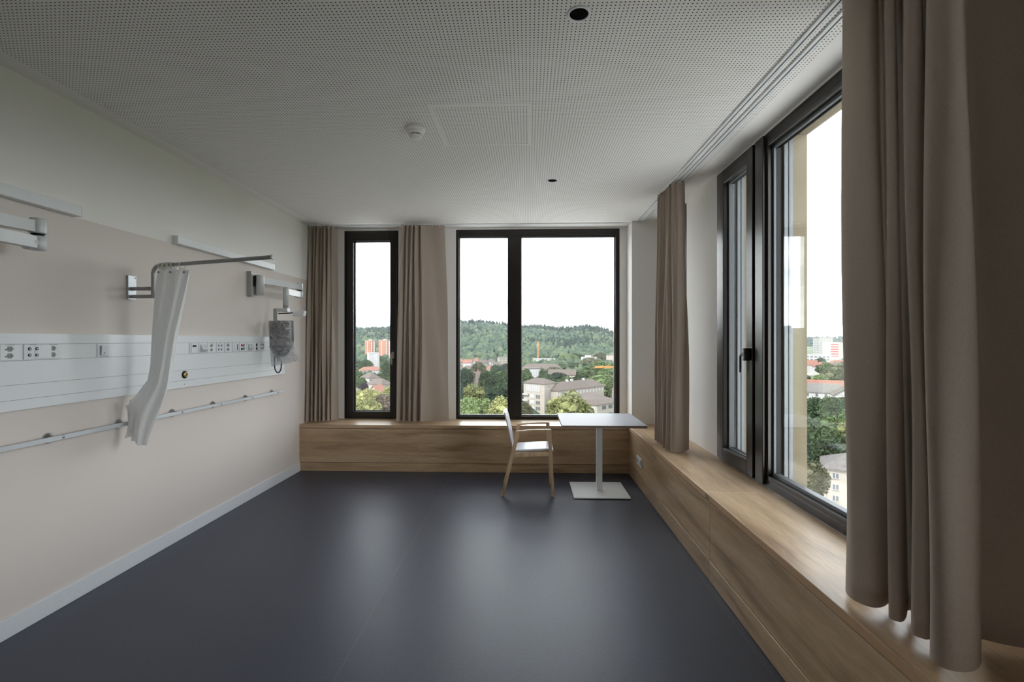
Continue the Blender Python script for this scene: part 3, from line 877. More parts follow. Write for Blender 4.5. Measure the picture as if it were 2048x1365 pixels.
# bed-head supply panel
PX = XL + 0.028
hp = empty('supply_panel', (XL, 3.2, 1.18), 'long white bed-head supply panel with sockets along the beige wall', 'wall panel')
ZS = [1.180, 1.236, 1.316, 1.442, 1.530, 1.588]
for z0, z1 in zip(ZS, ZS[1:]):
    MB().box(XL + 0.0005, PX, 0.9, 5.246, z0 + 0.0009, z1 - 0.0009, bev=0.0008).build('strip', 'panel_white', hp)
MB().box(XL + 0.0005, PX + 0.001, 5.247, 5.253, 1.180, 1.588, bev=0.0006).build('end_cap', 'panel_white', hp)
MB().box(XL + 0.0003, PX - 0.004, 0.9, 5.246, 1.181, 1.587).build('carrier', 'outlet_grey', hp)
def module(kind, y, w_=0.094, h_=0.082, zc=1.487):
    x = PX
    p = MB().box(x, x + 0.006, y - w_ / 2, y + w_ / 2, zc - h_ / 2, zc + h_ / 2, bev=0.0015).build('socket_plate', 'white_plastic', hp)
    X = x + 0.006
    if kind == 'double':
        for dz in (0.018, -0.018):
            MB().prism([(y + a * 1.0, zc + dz + b) for a, b in ((-0.016, -0.006), (-0.010, -0.0135), (0.006, -0.0135), (0.018, 0.0), (0.006, 0.0135), (-0.010, 0.0135), (-0.016, 0.006))], 'x', X, X + 0.0012).build('outlet', 'outlet_grey', p)
            for a, b in ((-0.010, 0.0), (0.003, 0.005), (0.003, -0.005), (-0.022, -0.003)):
                MB().lathe([(0.0026, 0.0), (0.0026, 0.0016), (0.0, 0.0017)], (X, y + a, zc + dz + b), 'x', 8).build('pin_hole', 'black', p)
        MB().box(X, X + 0.0006, y - 0.022, y + 0.022, zc + 0.0365, zc + 0.0395).build('print_line', 'outlet_grey', p)
    elif kind == 'quad':
        for a in (-0.019, 0.019):
            for dz in (0.017, -0.017):
                MB().lathe([(0.0085, 0.0), (0.0085, 0.003), (0.005, 0.0032), (0.0, 0.0032)], (X, y + a, zc + dz), 'x', 16).build('jack_ring', 'cord_blue', p)
                MB().lathe([(0.0042, 0.0), (0.0042, 0.0042), (0.0, 0.0043)], (X, y + a, zc + dz), 'x', 12).build('jack_core', 'white_plastic', p)
        MB().box(X, X + 0.0006, y - 0.020, y + 0.020, zc + 0.0365, zc + 0.0395).build('print_line', 'outlet_grey', p)
    elif kind == 'switch':
        MB().prism([(X, zc - 0.030), (X + 0.004, zc - 0.030), (X + 0.009, zc + 0.030), (X, zc + 0.030)], 'y', y - 0.024, y + 0.028).build('rocker', 'white_plastic', p)
        MB().box(X, X + 0.0046, y - 0.031, y - 0.0245, zc - 0.030, zc + 0.030).build('rocker_edge', 'outlet_grey', p)
        MB().lathe([(0.004, 0.0), (0.004, 0.0012), (0.0, 0.0013)], (X + 0.005, y - 0.005, zc - 0.018), 'x', 10).build('indicator', 'dark_grey', p)
        MB().box(X, X + 0.0006, y - 0.030, y + 0.030, zc - 0.0385, zc - 0.0345).build('print_line', 'outlet_grey', p)
    elif kind == 'display':
        MB().box(X, X + 0.003, y - 0.034, y + 0.034, zc - 0.036, zc + 0.036, bev=0.001).build('cover', 'panel_white', p)
        MB().box(X + 0.003, X + 0.0036, y - 0.022, y + 0.022, zc + 0.008, zc + 0.023).build('display_screen', 'green_lcd', p)
    elif kind == 'angled':
        MB().prism([(X, zc - 0.036), (X + 0.022, zc - 0.012), (X + 0.010, zc + 0.016), (X, zc + 0.030)], 'y', y - 0.034, y + 0.034).build('angled_cover', 'arm_grey', p)
        MB().box(X + 0.010, X + 0.019, y + 0.004, y + 0.026, zc + 0.004, zc + 0.014).build('port', 'panel_white', p)
    elif kind == 'slot':
        MB().box(X, X + 0.004, y - 0.030, y + 0.010, zc - 0.034, zc + 0.034, bev=0.001).build('cover', 'panel_white', p)
        MB().box(X, X + 0.0015, y + 0.016, y + 0.026, zc - 0.028, zc + 0.028).build('key_slot', 'cord_blue', p)
    elif kind == 'call':
        MB().lathe([(0.012, 0.0), (0.012, 0.004), (0.0, 0.005)], (X, y - 0.014, zc + 0.016), 'x', 16).build('call_button', 'red_plastic', p)
        MB().lathe([(0.012, 0.0), (0.012, 0.004), (0.0, 0.005)], (X, y - 0.014, zc - 0.018), 'x', 16).build('call_button', 'dark_grey', p)
        for dz in (0.016, -0.016):
            MB().box(X, X + 0.003, y + 0.010, y + 0.026, zc + dz - 0.013, zc + dz + 0.013, bev=0.001).build('port', 'dark_grey', p)
    elif kind == 'double_dark':
        for dz in (0.018, -0.018):
            MB().lathe([(0.0145, 0.0), (0.0145, 0.0015), (0.0, 0.0016)], (X, y, zc + dz), 'x', 16).build('outlet', 'dark_grey', p)
    elif kind == 'blank':
        MB().box(X, X + 0.002, y - 0.044, y + 0.044, zc - 0.034, zc + 0.034, bev=0.0008).build('cover', 'panel_white', p)
    return p
for k, y in (('double', 2.413), ('quad', 2.529), ('double', 2.640), ('switch', 2.968)):
    module(k, y)
module('blank', 2.585, 0.018)
for k, y in zip(('display', 'angled', 'double', 'quad', 'double', 'slot', 'call', 'angled', 'double_dark', 'quad'),
                (3.792, 3.899, 4.006, 4.119, 4.232, 4.350, 4.451, 4.569, 4.685, 4.784)):
    module(k, y)
g = MB().lathe([(0.030, 0.0), (0.030, 0.006), (0.024, 0.010), (0.0, 0.010)], (PX, 3.690, 1.282), 'x', 28).build('gas_outlet', 'black', hp)
MB().lathe([(0.022, 0.0), (0.022, 0.008), (0.014, 0.012), (0.010, 0.012), (0.010, 0.008)], (PX + 0.006, 3.690, 1.282), 'x', 24).build('gas_ring', 'brass', g)
MB().lathe([(0.008, 0.0), (0.008, 0.010), (0.0, 0.011)], (PX + 0.006, 3.690, 1.282), 'x', 16).build('gas_core', 'black', g)
MB().lathe([(0.005, 0.0), (0.005, 0.0012), (0.0, 0.0013)], (PX, 3.69, 1.207), 'x', 12).build('gas_label', 'outlet_grey', hp)

# equipment rail with standoffs
er = empty('equipment_rail', (XL, 3.2, 0.98), 'slim pale metal equipment rail on round standoffs below the supply panel', 'rail')
RX = XL + 0.046
MB().box(RX, RX + 0.010, 0.9, 5.165, 0.984, 1.010, bev=0.0015).build('bar', 'plate_alu', er)
for y in (2.165, 2.640, 3.115, 3.590, 4.065, 4.540, 5.015):
    so = MB().lathe([(0.031, 0.0005), (0.031, 0.006), (0.028, 0.010), (0.013, 0.030), (0.011, 0.046)], (XL, y, 0.997), 'x', 28).build('standoff', 'chrome', er)
    MB().lathe([(0.008, 0.0), (0.0075, 0.002), (0.0, 0.0022)], (RX + 0.010, y + 0.038, 0.997), 'x', 14).build('screw', 'chrome', er)
    MB().lathe([(0.0025, 0.0), (0.0, 0.0004)], (RX + 0.0121, y + 0.038, 0.997), 'x', 8).build('screw_socket', 'black', er)

# ------------------------------------------------------------------ swing-out curtain rod with a white privacy curtain
rd = empty('curtain_rod', (XL, 3.2, 1.83), 'grey swing-out metal rod on a wall plate, holding a white privacy curtain', 'curtain rod')
pl = MB().box(XL + 0.0005, XL + 0.012, 3.178, 3.246, 1.828, 1.990, bev=0.0015).build('wall_plate', 'plate_alu', rd)
for zz in (1.976, 1.912, 1.842):
    MB().lathe([(0.005, 0.0), (0.005, 0.0015), (0.0, 0.0018)], (XL + 0.012, 3.236, zz), 'x', 10).build('screw', 'tube_steel', pl)
for zz in (1.900, 1.847):
    MB().tube([(XL + 0.012, 3.205, zz), (-2.535, 3.190, zz)], 0.0125, 14).build('bracket_tube', 'tube_steel', rd)
r0, r1 = Vector((-2.535, 3.190, 0)), Vector((-1.575, 2.905, 0))
dr = (r1 - r0).normalized()
ZR = 2.052
pts = [(r0.x, r0.y, 1.835), (r0.x, r0.y, 1.90)]
R = 0.055
for k in range(9):
    a = math.pi / 2 * k / 8
    q = r0 + dr * (R * (1 - math.cos(a)))
    pts.append((q.x, q.y, ZR - R + R * math.sin(a)))
pts.append((r1.x, r1.y, ZR + 0.006))
MB().tube(pts, 0.0125, 16).build('rod', 'tube_steel', rd)
cap = MB()
cap.tube([tuple(r1 + Vector((0, 0, ZR + 0.006))), tuple(r1 + dr * 0.02 + Vector((0, 0, ZR + 0.006)))], 0.009, 14)
cap.tube([tuple(r1 + dr * 0.02 + Vector((0, 0, ZR + 0.006))), tuple(r1 + dr * 0.028 + Vector((0, 0, ZR + 0.006)))], 0.017, 18)
cap.build('end_knob', 'arm_grey', rd)

pc = empty('privacy_curtain', (-2.40, 3.14, 0.90), 'white privacy curtain hanging from the grey rod, swept aside at the bottom', 'curtain')
# rows: z, left x, right x, y, fold depth
rows_c = [(2.022, -2.497, -2.222, 3.150, 0.018), (1.95, -2.505, -2.232, 3.150, 0.024), (1.80, -2.512, -2.264, 3.150, 0.028), (1.60, -2.518, -2.312, 3.150, 0.030),
          (1.40, -2.522, -2.345, 3.150, 0.030), (1.26, -2.535, -2.365, 3.145, 0.028), (1.18, -2.600, -2.385, 3.140, 0.026), (1.12, -2.650, -2.400, 3.130, 0.022),
          (1.05, -2.662, -2.425, 3.120, 0.018), (0.98, -2.650, -2.450, 3.110, 0.014), (0.93, -2.640, -2.465, 3.105, 0.012), (0.885, -2.618, -2.478, 3.100, 0.010)]
NC = 90
rws = []
for i in range(len(rows_c) * 4 - 3):
    k, fr = divmod(i, 4)
    a = rows_c[k]; b = rows_c[min(k + 1, len(rows_c) - 1)]
    f_ = fr / 4
    z, xl, xr, yy, am = (a[q] + (b[q] - a[q]) * f_ for q in range(5))
    row = []
    for j in range(NC):
        u = j / (NC - 1)
        ph = 2 * math.pi * (4.0 * u + 0.35 * math.sin(2.5 * u + z))
        edge = 0.010 * math.sin(math.pi * u * 2 + 1.0)
        zz = z + (0.030 * (1 - u) ** 2 if z < 1.3 else 0) + (0.006 * math.cos(2 * math.pi * 4 * u) if i == 0 else 0)
        row.append((xl + (xr - xl) * u + 0.006 * math.sin(ph * 0.5 + z * 3), yy - 0.03 * u + am * math.sin(ph) + edge, zz))
    rws.append(row)
MB().grid(rws).build('cloth', 'curtain_white', pc, fix=False)
MB().grid([[(p[0], p[1], p[2]) for p in rws[-1]], [(p[0], p[1] - 0.002, p[2] - 0.022) for p in rws[-1]]]).build('hem', 'curtain_white', pc, fix=False)
fl_ = [[(-2.664 + 0.012 * math.sin(3 * v) + 0.09 * u, 3.115 - 0.05 * u * (1 - v) + 0.012 * math.sin(6 * u + 4 * v), 1.135 - 0.02 * (1 - u) + 0.035 * u - v * (0.215 + 0.02 * u)) for u in [i / 12 for i in range(13)]] for v in [i / 10 for i in range(11)]]
MB().grid(fl_).build('corner_flap', 'curtain_white', pc, fix=False)
for k, s in enumerate((0.075, 0.088, 0.100, 0.112, 0.126, 0.138, 0.152, 0.166, 0.180, 0.196, 0.272)):
    q = r0 + dr * s
    tilt = 0.25 * math.sin(k * 2.1)
    side = Vector((-dr.y, dr.x, 0))
    ring_pts = []
    rx = (dr * tilt + side).normalized()
    for t in range(20):
        a = 2 * math.pi * t / 20
        p = q + rx * (0.022 * math.cos(a)) + Vector((0, 0, ZR - 0.007 + 0.022 * math.sin(a)))
        ring_pts.append(tuple(p))
    MB().tube(ring_pts, 0.0034, 6, closed=True).build('ring', 'ring_plastic', pc)
for s, xx in ((0.10, -2.44), (0.18, -2.36), (0.272, -2.268)):
    MB().lathe([(0.004, -0.004), (0.008, -0.003), (0.008, 0.0), (0.004, 0.0)], (xx, 3.118, 2.000), 'y', 14).build('eyelet', 'tube_steel', pc)

# ------------------------------------------------------------------ wall arms
def wall_arm(name, ym, elbow, post, label, full=True):
    e = empty(name, (XL, ym, 2.0), label, 'wall arm', 'grey swivelling wall arms')
    # wall bracket: tall shoe with a chamfered lower end
    MB().prism([(ym - 0.062, 1.985), (ym - 0.045, 1.972), (ym + 0.062, 1.992), (ym + 0.062, 2.205), (ym - 0.062, 2.218)], 'x', XL + 0.0005, XL + 0.045).build('wall_bracket', 'arm_grey_dark', e)
    hub = Vector((XL + 0.085, ym + 0.02, 0))
    MB().box(XL + 0.045, XL + 0.06, ym - 0.03, ym + 0.05, 2.075, 2.175).build('pivot_recess', 'black', e)
    MB().lathe([(0.040, 1.995), (0.040, 2.184), (0.036, 2.190), (0.0, 2.190)], (hub.x, hub.y, 0), 'z', 28).build('pivot_hub', 'arm_grey', e)
    E = Vector((elbow[0], elbow[1], 0))
    t = (E - hub).normalized()
    MB().bar(tuple(hub + t * 0.03 + Vector((0, 0, 2.138))), tuple(E - t * 0.02 + Vector((0, 0, 2.132))), 0.05, 0.062, w1=0.046, h1=0.058).build('upper_arm', 'arm_grey', e)
    MB().lathe([(0.033, 2.098), (0.035, 2.104), (0.035, 2.166), (0.030, 2.176), (0.0, 2.178)], (E.x, E.y, 0), 'z', 28).build('elbow', 'arm_grey', e)
    MB().lathe([(0.026, 2.086), (0.026, 2.098)], (E.x, E.y, 0), 'z', 24).build('elbow_gap', 'black', e)
    MB().lathe([(0.0, 2.012), (0.030, 2.013), (0.035, 2.020), (0.035, 2.080), (0.030, 2.086), (0.0, 2.086)], (E.x, E.y, 0), 'z', 28).build('elbow', 'arm_grey', e)
    MB().lathe([(0.0, -0.048), (0.036, -0.047), (0.040, -0.042), (0.040, 0.0)], (E.x - 0.012, E.y, 2.050), 'y', 28).build('joint_cover', 'arm_grey', e)
    Pp = Vector((post[0], post[1], 0))
    t2 = (Pp - E).normalized()
    MB().bar(tuple(E + t2 * 0.03 + Vector((0, 0, 2.050))), tuple(Pp - t2 * 0.02 + Vector((0, 0, 2.046))), 0.046, 0.060, w1=0.044, h1=0.060).build('fore_arm', 'arm_grey', e)
    if full:
        MB().lathe([(0.0, 2.085), (0.026, 2.083), (0.030, 2.076), (0.030, 1.905), (0.0, 1.905)], (Pp.x, Pp.y, 0), 'z', 24).build('post', 'arm_grey', e)
        MB().lathe([(0.0, 1.904), (0.029, 1.904), (0.029, 1.840), (0.0, 1.840)], (Pp.x, Pp.y, 0), 'z', 24).build('post_sleeve', 'arm_grey_dark', e)
    return e, Pp
wall_arm('monitor_arm', 1.83, (-2.520, 2.405), (-2.47, 1.92), 'folded grey wall arm at the picture edge under the near white rail', full=False)
ma, Pp = wall_arm('monitor_arm', 4.635, (-2.500, 5.215), (-2.470, 4.86), 'grey wall arm carrying a plastic-wrapped bedside monitor')
# drop bracket below the post
MB().prism([(-2.552, 1.842), (-2.440, 1.842), (-2.440, 1.875), (-2.552, 1.875)], 'y', 4.825, 4.885).build('drop_bracket', 'arm_grey', ma)
MB().box(-2.590, -2.546, 4.832, 4.878, 1.750, 1.874, bev=0.004).build('drop_bracket', 'arm_grey_dark', ma)
lampA = MB()
lampA.tube([(-2.535, 4.835, 1.822), (-2.42, 4.84, 1.826), (-2.36, 4.845, 1.836)], 0.006, 8)
lampA.build('reading_lamp_stem', 'black', ma)
MB().prism([(-2.38, 1.795), (-2.272, 1.800), (-2.262, 1.846), (-2.285, 1.856), (-2.38, 1.836)], 'y', 4.815, 4.875).build('reading_lamp_head', 'white_plastic', ma)
# bedside monitor, slightly turned and tipped
bm_ = empty('bedside_monitor', (-2.53, 4.845, 1.40), 'dark bedside monitor wrapped in clear plastic hanging from the wall arm', 'monitor')
def tilt(p):
    u, v, d = p      # across, up, depth from the screen plane
    ang = math.radians(-14)
    x = u * math.cos(ang) - d * math.sin(ang); y = u * math.sin(ang) + d * math.cos(ang)
    return (-2.530 + x, 4.850 + y, 1.565 + v)
def slab(mb, prof, d0, d1):
    n = len(prof)
    v = [tilt((p[0], p[1], d0)) for p in prof] + [tilt((p[0], p[1], d1)) for p in prof]
    mb.add(v, [tuple(range(n)), tuple(range(n, 2 * n))[::-1]] + [(i, n + i, n + (i + 1) % n, (i + 1) % n) for i in range(n)])
    return mb
case = [(-0.125, 0.185), (0.128, 0.185), (0.135, 0.0), (0.130, -0.06), (0.05, -0.175), (0.0, -0.19), (-0.045, -0.165), (-0.118, -0.075)]
slab(MB(), case, -0.005, 0.045).build('housing', 'dark_grey', bm_)
slab(MB(), [(-0.112, 0.172), (0.116, 0.172), (0.121, 0.01), (-0.110, 0.01)], -0.0065, -0.005).build('screen', 'screen', bm_)
slab(MB(), [(-0.106, -0.005), (0.120, -0.005), (0.116, -0.060), (-0.100, -0.070)], -0.0065, -0.005).build('keypad', 'outlet_grey', bm_)
slab(MB(), [(-0.108, -0.080), (-0.086, -0.080), (0.004, -0.180), (-0.002, -0.205), (-0.03, -0.19)], -0.030, -0.005).build('handset', 'arm_grey_dark', bm_)
slab(MB(), [(-0.03, -0.17), (0.02, -0.17), (0.03, -0.225), (-0.012, -0.225)], -0.022, 0.020).build('handset_cradle', 'white_plastic', bm_)
cd = [tilt((-0.062, -0.175, 0.0))]
for k in range(13):
    a = math.pi * (k / 12)
    cd.append(tilt((-0.018 - 0.042 * math.cos(a), -0.27 - 0.075 * math.sin(a), -0.005)))
cd.append(tilt((0.022, -0.225, 0.0)))
MB().tube(cd, 0.0065, 8).build('coiled_cord', 'cord_blue', bm_)
rnd = random.Random(4)
def film(d, sgn):
    rows_, nu, nv = [], 20, 28
    for i in range(nv):
        v = i / (nv - 1)
        row = []
        for j in range(nu):
            u = j / (nu - 1)
            lft = -0.150 + 0.045 * v; rgt = 0.140 + 0.105 * max(0, v - 0.45) * 1.7
            top = 0.184; bot = -0.285 + 0.07 * u
            px_ = lft + (rgt - lft) * u; pz_ = top + (bot - top) * v
            cr = 0.010 * math.sin(17 * u + 9 * v + 2 * math.sin(11 * v)) + 0.009 * math.sin(31 * u * (1 - 0.4 * v) - 23 * v) + rnd.uniform(-0.011, 0.011)
            edge = min(1, 6 * u, 6 * (1 - u))
            row.append(tilt((px_, pz_, sgn * (0.012 + cr * 0.9) * edge + (d if sgn < 0 else d) * edge)))
        rows_.append(row)
    return rows_
MB().grid(film(-0.030, -1), smooth=False).build('plastic_bag', 'plastic_film', bm_, fix=False)
MB().grid(film(0.055, 1), smooth=False).build('plastic_bag', 'plastic_film', bm_, fix=False)

# ------------------------------------------------------------------ table
tb = empty('pedestal_table', (0.745, 5.08, 0), 'white square pedestal table with a dark edge in the window corner', 'table')
MB().box(0.330, 1.150, 4.695, 5.495, 0.700, 0.7215).build('top_core', 'table_edge', tb)
MB().box(0.330, 1.150, 4.695, 5.495, 0.7217, 0.7245).build('table_top', 'table_white', tb)
MB().box(0.700, 0.758, 4.958, 5.016, 0.014, 0.694, bev=0.003).build('column', 'powder_white', tb)
MB().box(0.58, 0.88, 4.84, 5.14, 0.692, 0.6995).build('mounting_plate', 'powder_white', tb)
MB().box(0.448, 1.000, 4.728, 5.262, 0.006, 0.015, bev=0.001).build('base_plate', 'powder_white', tb)
for xx in (0.49, 0.96):
    for yy in (4.77, 5.22):
        MB().lathe([(0.015, 0.0005), (0.015, 0.006)], (xx, yy, 0), 'z', 14).build('glide', 'black', tb)

# ------------------------------------------------------------------ chair (facing the table)
ch = empty('armchair', (0.0, 5.01, 0), 'oak armchair with white shell seat and back facing the white table', 'chair')
def taper(name, a, b, w0, h0, w1, h1, up=(0, 1, 0)):
    return MB().bar(a, b, w0, h0, up=up, w1=w1, h1=h1).build(name, 'oak_chair', ch)
for yy in (4.800, 5.222):
    taper('leg', (-0.255, yy, 0.0), (-0.100, yy, 0.640), 0.030, 0.026, 0.040, 0.026)
    taper('leg', (0.246, yy, 0.0), (0.212, yy, 0.655), 0.030, 0.026, 0.036, 0.026)
    a_ = MB()
    prof = [(-0.118, 0.632), (-0.110, 0.650), (0.0, 0.662), (0.12, 0.668), (0.228, 0.668), (0.230, 0.652), (0.12, 0.651), (0.0, 0.645)]
    a_.prism(prof, 'y', yy - 0.019, yy + 0.019)
    a_.build('armrest', 'oak_chair', ch)
    MB().bar((-0.150, yy, 0.412), (0.226, yy, 0.424), 0.040, 0.022, up=(0, 1, 0)).build('side_rail', 'oak_chair', ch)
for xx, zz in ((-0.142, 0.412), (0.214, 0.422)):
    MB().box(xx - 0.011, xx + 0.011, 4.813, 5.209, zz - 0.018, zz + 0.018).build('cross_rail', 'oak_chair', ch)
def shell(path, y0, y1, th, bend=0.0, ny=10):
    """curved sheet following an x-z path, y from y0 to y1"""
    P = [Vector((p[0], p[1])) for p in path]
    n = len(P)
    top, bot = [], []
    for i, p in enumerate(P):
        a = P[max(0, i - 1)]; b = P[min(n - 1, i + 1)]
        t = (b - a).normalized(); nn = Vector((-t.y, t.x))
        tr, brw = [], []
        for j in range(ny):
            v = j / (ny - 1) * 2 - 1
            y = (y0 + y1) / 2 + v * (y1 - y0) / 2 * path[i][2]
            off = bend * path[i][3] * (v * v)
            q = p + nn * th / 2; r = p - nn * th / 2
            tr.append((q.x + off, y, q.y)); brw.append((r.x + off, y, r.y))
        top.append(tr); bot.append(brw)
    mb = MB().grid(top).grid(bot)
    for e in (0, n - 1):
        mb.grid([top[e], bot[e]])
    for s in (0, ny - 1):
        mb.grid([[top[i][s] for i in range(n)], [bot[i][s] for i in range(n)]])
    return mb
seat_path = [(0.250, 0.440, 0.86, 0), (0.246, 0.452, 0.92, 0), (0.225, 0.459, 0.96, 0), (0.15, 0.458, 1, 0), (0.05, 0.453, 1, 0), (-0.06, 0.446, 1, 0), (-0.13, 0.443, 0.98, 0), (-0.152, 0.444, 0.95, 0)]
shell(seat_path, 4.82, 5.20, 0.014).build('seat', 'chair_white', ch)
back_path = [(-0.150, 0.452, 0.94, 0.1), (-0.163, 0.480, 0.95, 0.3), (-0.178, 0.55, 1, 0.7), (-0.200, 0.65, 1, 1), (-0.222, 0.74, 1, 1.2), (-0.240, 0.800, 0.97, 1.3), (-0.250, 0.822, 0.88, 1.3)]
shell(back_path, 4.815, 5.205, 0.013, bend=0.010).build('backrest', 'chair_white', ch)

# ================================================================== outdoors: terrain, town, trees (metres, camera floor at z = 0)
rng = np.random.default_rng(7)
BEAR = np.array([-80, -40, -23.5, -20.4, -18, -15.5, -12.1, -8.15, -5.7, -3.3, -0.95, 1.1, 3.2, 5.5, 7.0, 8.4, 10.1, 14, 24, 30, 40, 130])
TOPZ = np.array([10, 20, 19, 18, 19, 24, 34, 44, 45, 39, 28, 30, 22, 25, 30, 23, 6, -6, -16, -18, -20, -20])
def smooth(t):
    t = np.clip(t, 0, 1)
    return t * t * (3 - 2 * t)
def ground(x, y):
    x = np.asarray(x, float); y = np.asarray(y, float)
    D = np.hypot(x, y); phi = np.degrees(np.arctan2(x, y))
    z = -46 + 9 * smooth((D - 330) / 330)
    top = np.interp(phi, BEAR, TOPZ)
    z = z + (top + 37) * smooth((D - 860) / 760) - 30 * smooth((D - 1750) / 700)
    return z
ph = np.radians(np.linspace(-85, 130, 216))
dd = np.concatenate([np.linspace(25, 400, 20), np.linspace(430, 860, 16), np.linspace(885, 2600, 50)])
v, f = [], []
for D in dd:
    for a in ph:
        x, y = D * math.sin(a), D * math.cos(a)
        v.append((x, y, float(ground(x, y))))
n = len(ph)
for i in range(len(dd) - 1):
    for j in range(n - 1):
        f.append((i * n + j, (i + 1) * n + j, (i + 1) * n + j + 1, i * n + j + 1))
mb = MB(); mb.add(v, f, 0, True)
ter = tag(mb.build('terrain', 'meadow', fix=False), 'green valley floor and wooded slope outside the windows', kind='structure')
# unseen pale ground below the building, added to bounce neutral daylight onto the ceiling
mat('bounce_pale', srgb(200, 199, 196), 0.9, 0, 0.2, 0.3, 0.06)
fc = MB().prism([(-120, -60), (100, -60), (56, 76), (50, 100), (4, 178), (-54, 176), (-150, 130)], 'z', -46.2, -45.8)
tag(fc.build('bounce_ground', 'bounce_pale'), 'unseen pale ground far below the windows, added to bounce daylight up', kind='structure')
# far ridge
v, f = [], []
pr = np.radians(np.linspace(-50, 60, 90))
RB = np.array([-50, -30, -20, -16, -12, -5, 5, 20, 28, 32, 36, 60]); RZ = np.array([60, 74, 70, 76, 74, 50, 20, 0, 2, 8, 12, 14])
prof = [(2700, -60, 0), (3000, 0, 0.45), (3300, 0, 1.0), (3700, 0, 0.8), (4200, -60, 0)]
for D, off, k in prof:
    for a in pr:
        z = -60 + (float(np.interp(math.degrees(a), RB, RZ)) + 60) * k
        v.append((D * math.sin(a), D * math.cos(a), z))
n = len(pr)
for i in range(len(prof) - 1):
    for j in range(n - 1):
        f.append((i * n + j, (i + 1) * n + j, (i + 1) * n + j + 1, i * n + j + 1))
mb = MB(); mb.add(v, f, 0, True)
tag(mb.build('hills', 'meadow', fix=False), 'distant wooded ridge on the horizon', kind='structure')

def ico(sub=1):
    import bmesh
    bm = bmesh.new()
    bmesh.ops.create_icosphere(bm, subdivisions=sub, radius=1.0)
    V = np.array([q.co[:] for q in bm.verts]); Fc = np.array([[q.index for q in fc.verts] for fc in bm.faces])
    bm.free()
    return V, Fc
IV1, IF1 = ico(1); IV2, IF2 = ico(2)
def cone_mesh(n=7):
    V, Fc = [], []
    for t, (z, r) in enumerate(((-1, 0.75), (-0.3, 0.55), (-0.3, 0.72), (0.3, 0.32), (0.3, 0.45), (1.0, 0.0))):
        for k in range(n):
            a = 2 * math.pi * (k + 0.5 * (t // 2)) / n
            V.append((r * math.cos(a), r * math.sin(a), z))
    for t in range(5):
        for k in range(n):
            a, b = t * n + k, t * n + (k + 1) % n
            Fc.append((a, b, b + n)); Fc.append((a, b + n, a + n))
    return np.array(V), np.array(Fc)
CV, CF = cone_mesh()
def scatter(name, P, R, Hh, conif, label, tint):
    """many small far-off trees in one mesh, with a tint per tree"""
    allv, allf, allt, k = [], [], [], 0
    for (x, y, z), r, h, c_, t_ in zip(P, R, Hh, conif, tint):
        V, Fc = (CV, CF) if c_ else (IV2, IF2) if False else (IV1, IF1)
        sc = np.array([r, r, h / 2])
        W_ = V * sc
        if not c_:
            W_ = W_ * (1 + rng.normal(0, 0.13, (len(V), 1)))
        W_ = W_ + np.array([x, y, z + h / 2 - 0.5])
        allv.append(W_); allf.append(Fc + k); k += len(V)
        allt.append(np.clip(t_ + rng.normal(0, 0.05, len(V)), 0, 1))
    Vv = np.concatenate(allv); Ff = np.concatenate(allf); Tt = np.concatenate(allt).astype(np.float32)
    me = bpy.data.meshes.new(name)
    me.vertices.add(len(Vv)); me.vertices.foreach_set('co', Vv.astype(np.float32).ravel())
    me.loops.add(len(Ff) * 3); me.loops.foreach_set('vertex_index', Ff.astype(np.int32).ravel())
    me.polygons.add(len(Ff))
    me.polygons.foreach_set('loop_start', np.arange(0, len(Ff) * 3, 3, dtype=np.int32))
    me.polygons.foreach_set('use_smooth', np.ones(len(Ff), dtype=bool))
    at = me.attributes.new('tint', 'FLOAT', 'POINT'); at.data.foreach_set('value', Tt)
    me.materials.append(M['forest_leaf'])
    me.update(); me.validate()
    o = bpy.data.objects.new(name, me); COL.objects.link(o)
    return tag(o, label, 'forest', kind='stuff')
def polar(n, a0, a1, d0, d1):
    a = np.radians(rng.uniform(a0, a1, n)); D = np.sqrt(rng.uniform(d0 ** 2, d1 ** 2, n))
    return D * np.sin(a), D * np.cos(a)
# wooded slope
x, y = polar(7000, -26, 15, 850, 1780)
z = ground(x, y)
clump = np.sin(x * 0.013 + 1.3 * np.sin(y * 0.008)) * 0.5 + np.sin(y * 0.017 + x * 0.006) * 0.5
con = (clump + rng.normal(0, 0.4, len(x)) + (np.hypot(x, y) - 1250) / 500) > 0.45
tint = np.where(con, 0.16, 0.60) + clump * 0.12 + rng.normal(0, 0.20, len(x))
scatter('forest', np.stack([x, y, z], 1), np.where(con, rng.uniform(4, 6, len(x)), rng.uniform(5.5, 9.5, len(x))), np.where(con, rng.uniform(17, 26, len(x)) + 9 * rng.random(len(x)) * (np.hypot(x, y) > 1480), rng.uniform(12, 19, len(x))), con, 'dense mixed forest covering the hillside beyond the end windows', tint)
x, y = polar(2600, -28, 40, 2850, 3600)
k_ = np.interp(np.degrees(np.arctan2(x, y)), RB, RZ)
z = -60 + (k_ + 60) * np.interp(np.hypot(x, y), [2700, 3000, 3300, 3700], [0, 0.45, 1.0, 0.8])
scatter('forest', np.stack([x, y, z], 1), rng.uniform(9, 16, len(x)), rng.uniform(16, 26, len(x)), rng.random(len(x)) < 0.5, 'hazy forest along the farthest ridge', rng.uniform(0.1, 0.45, len(x)))

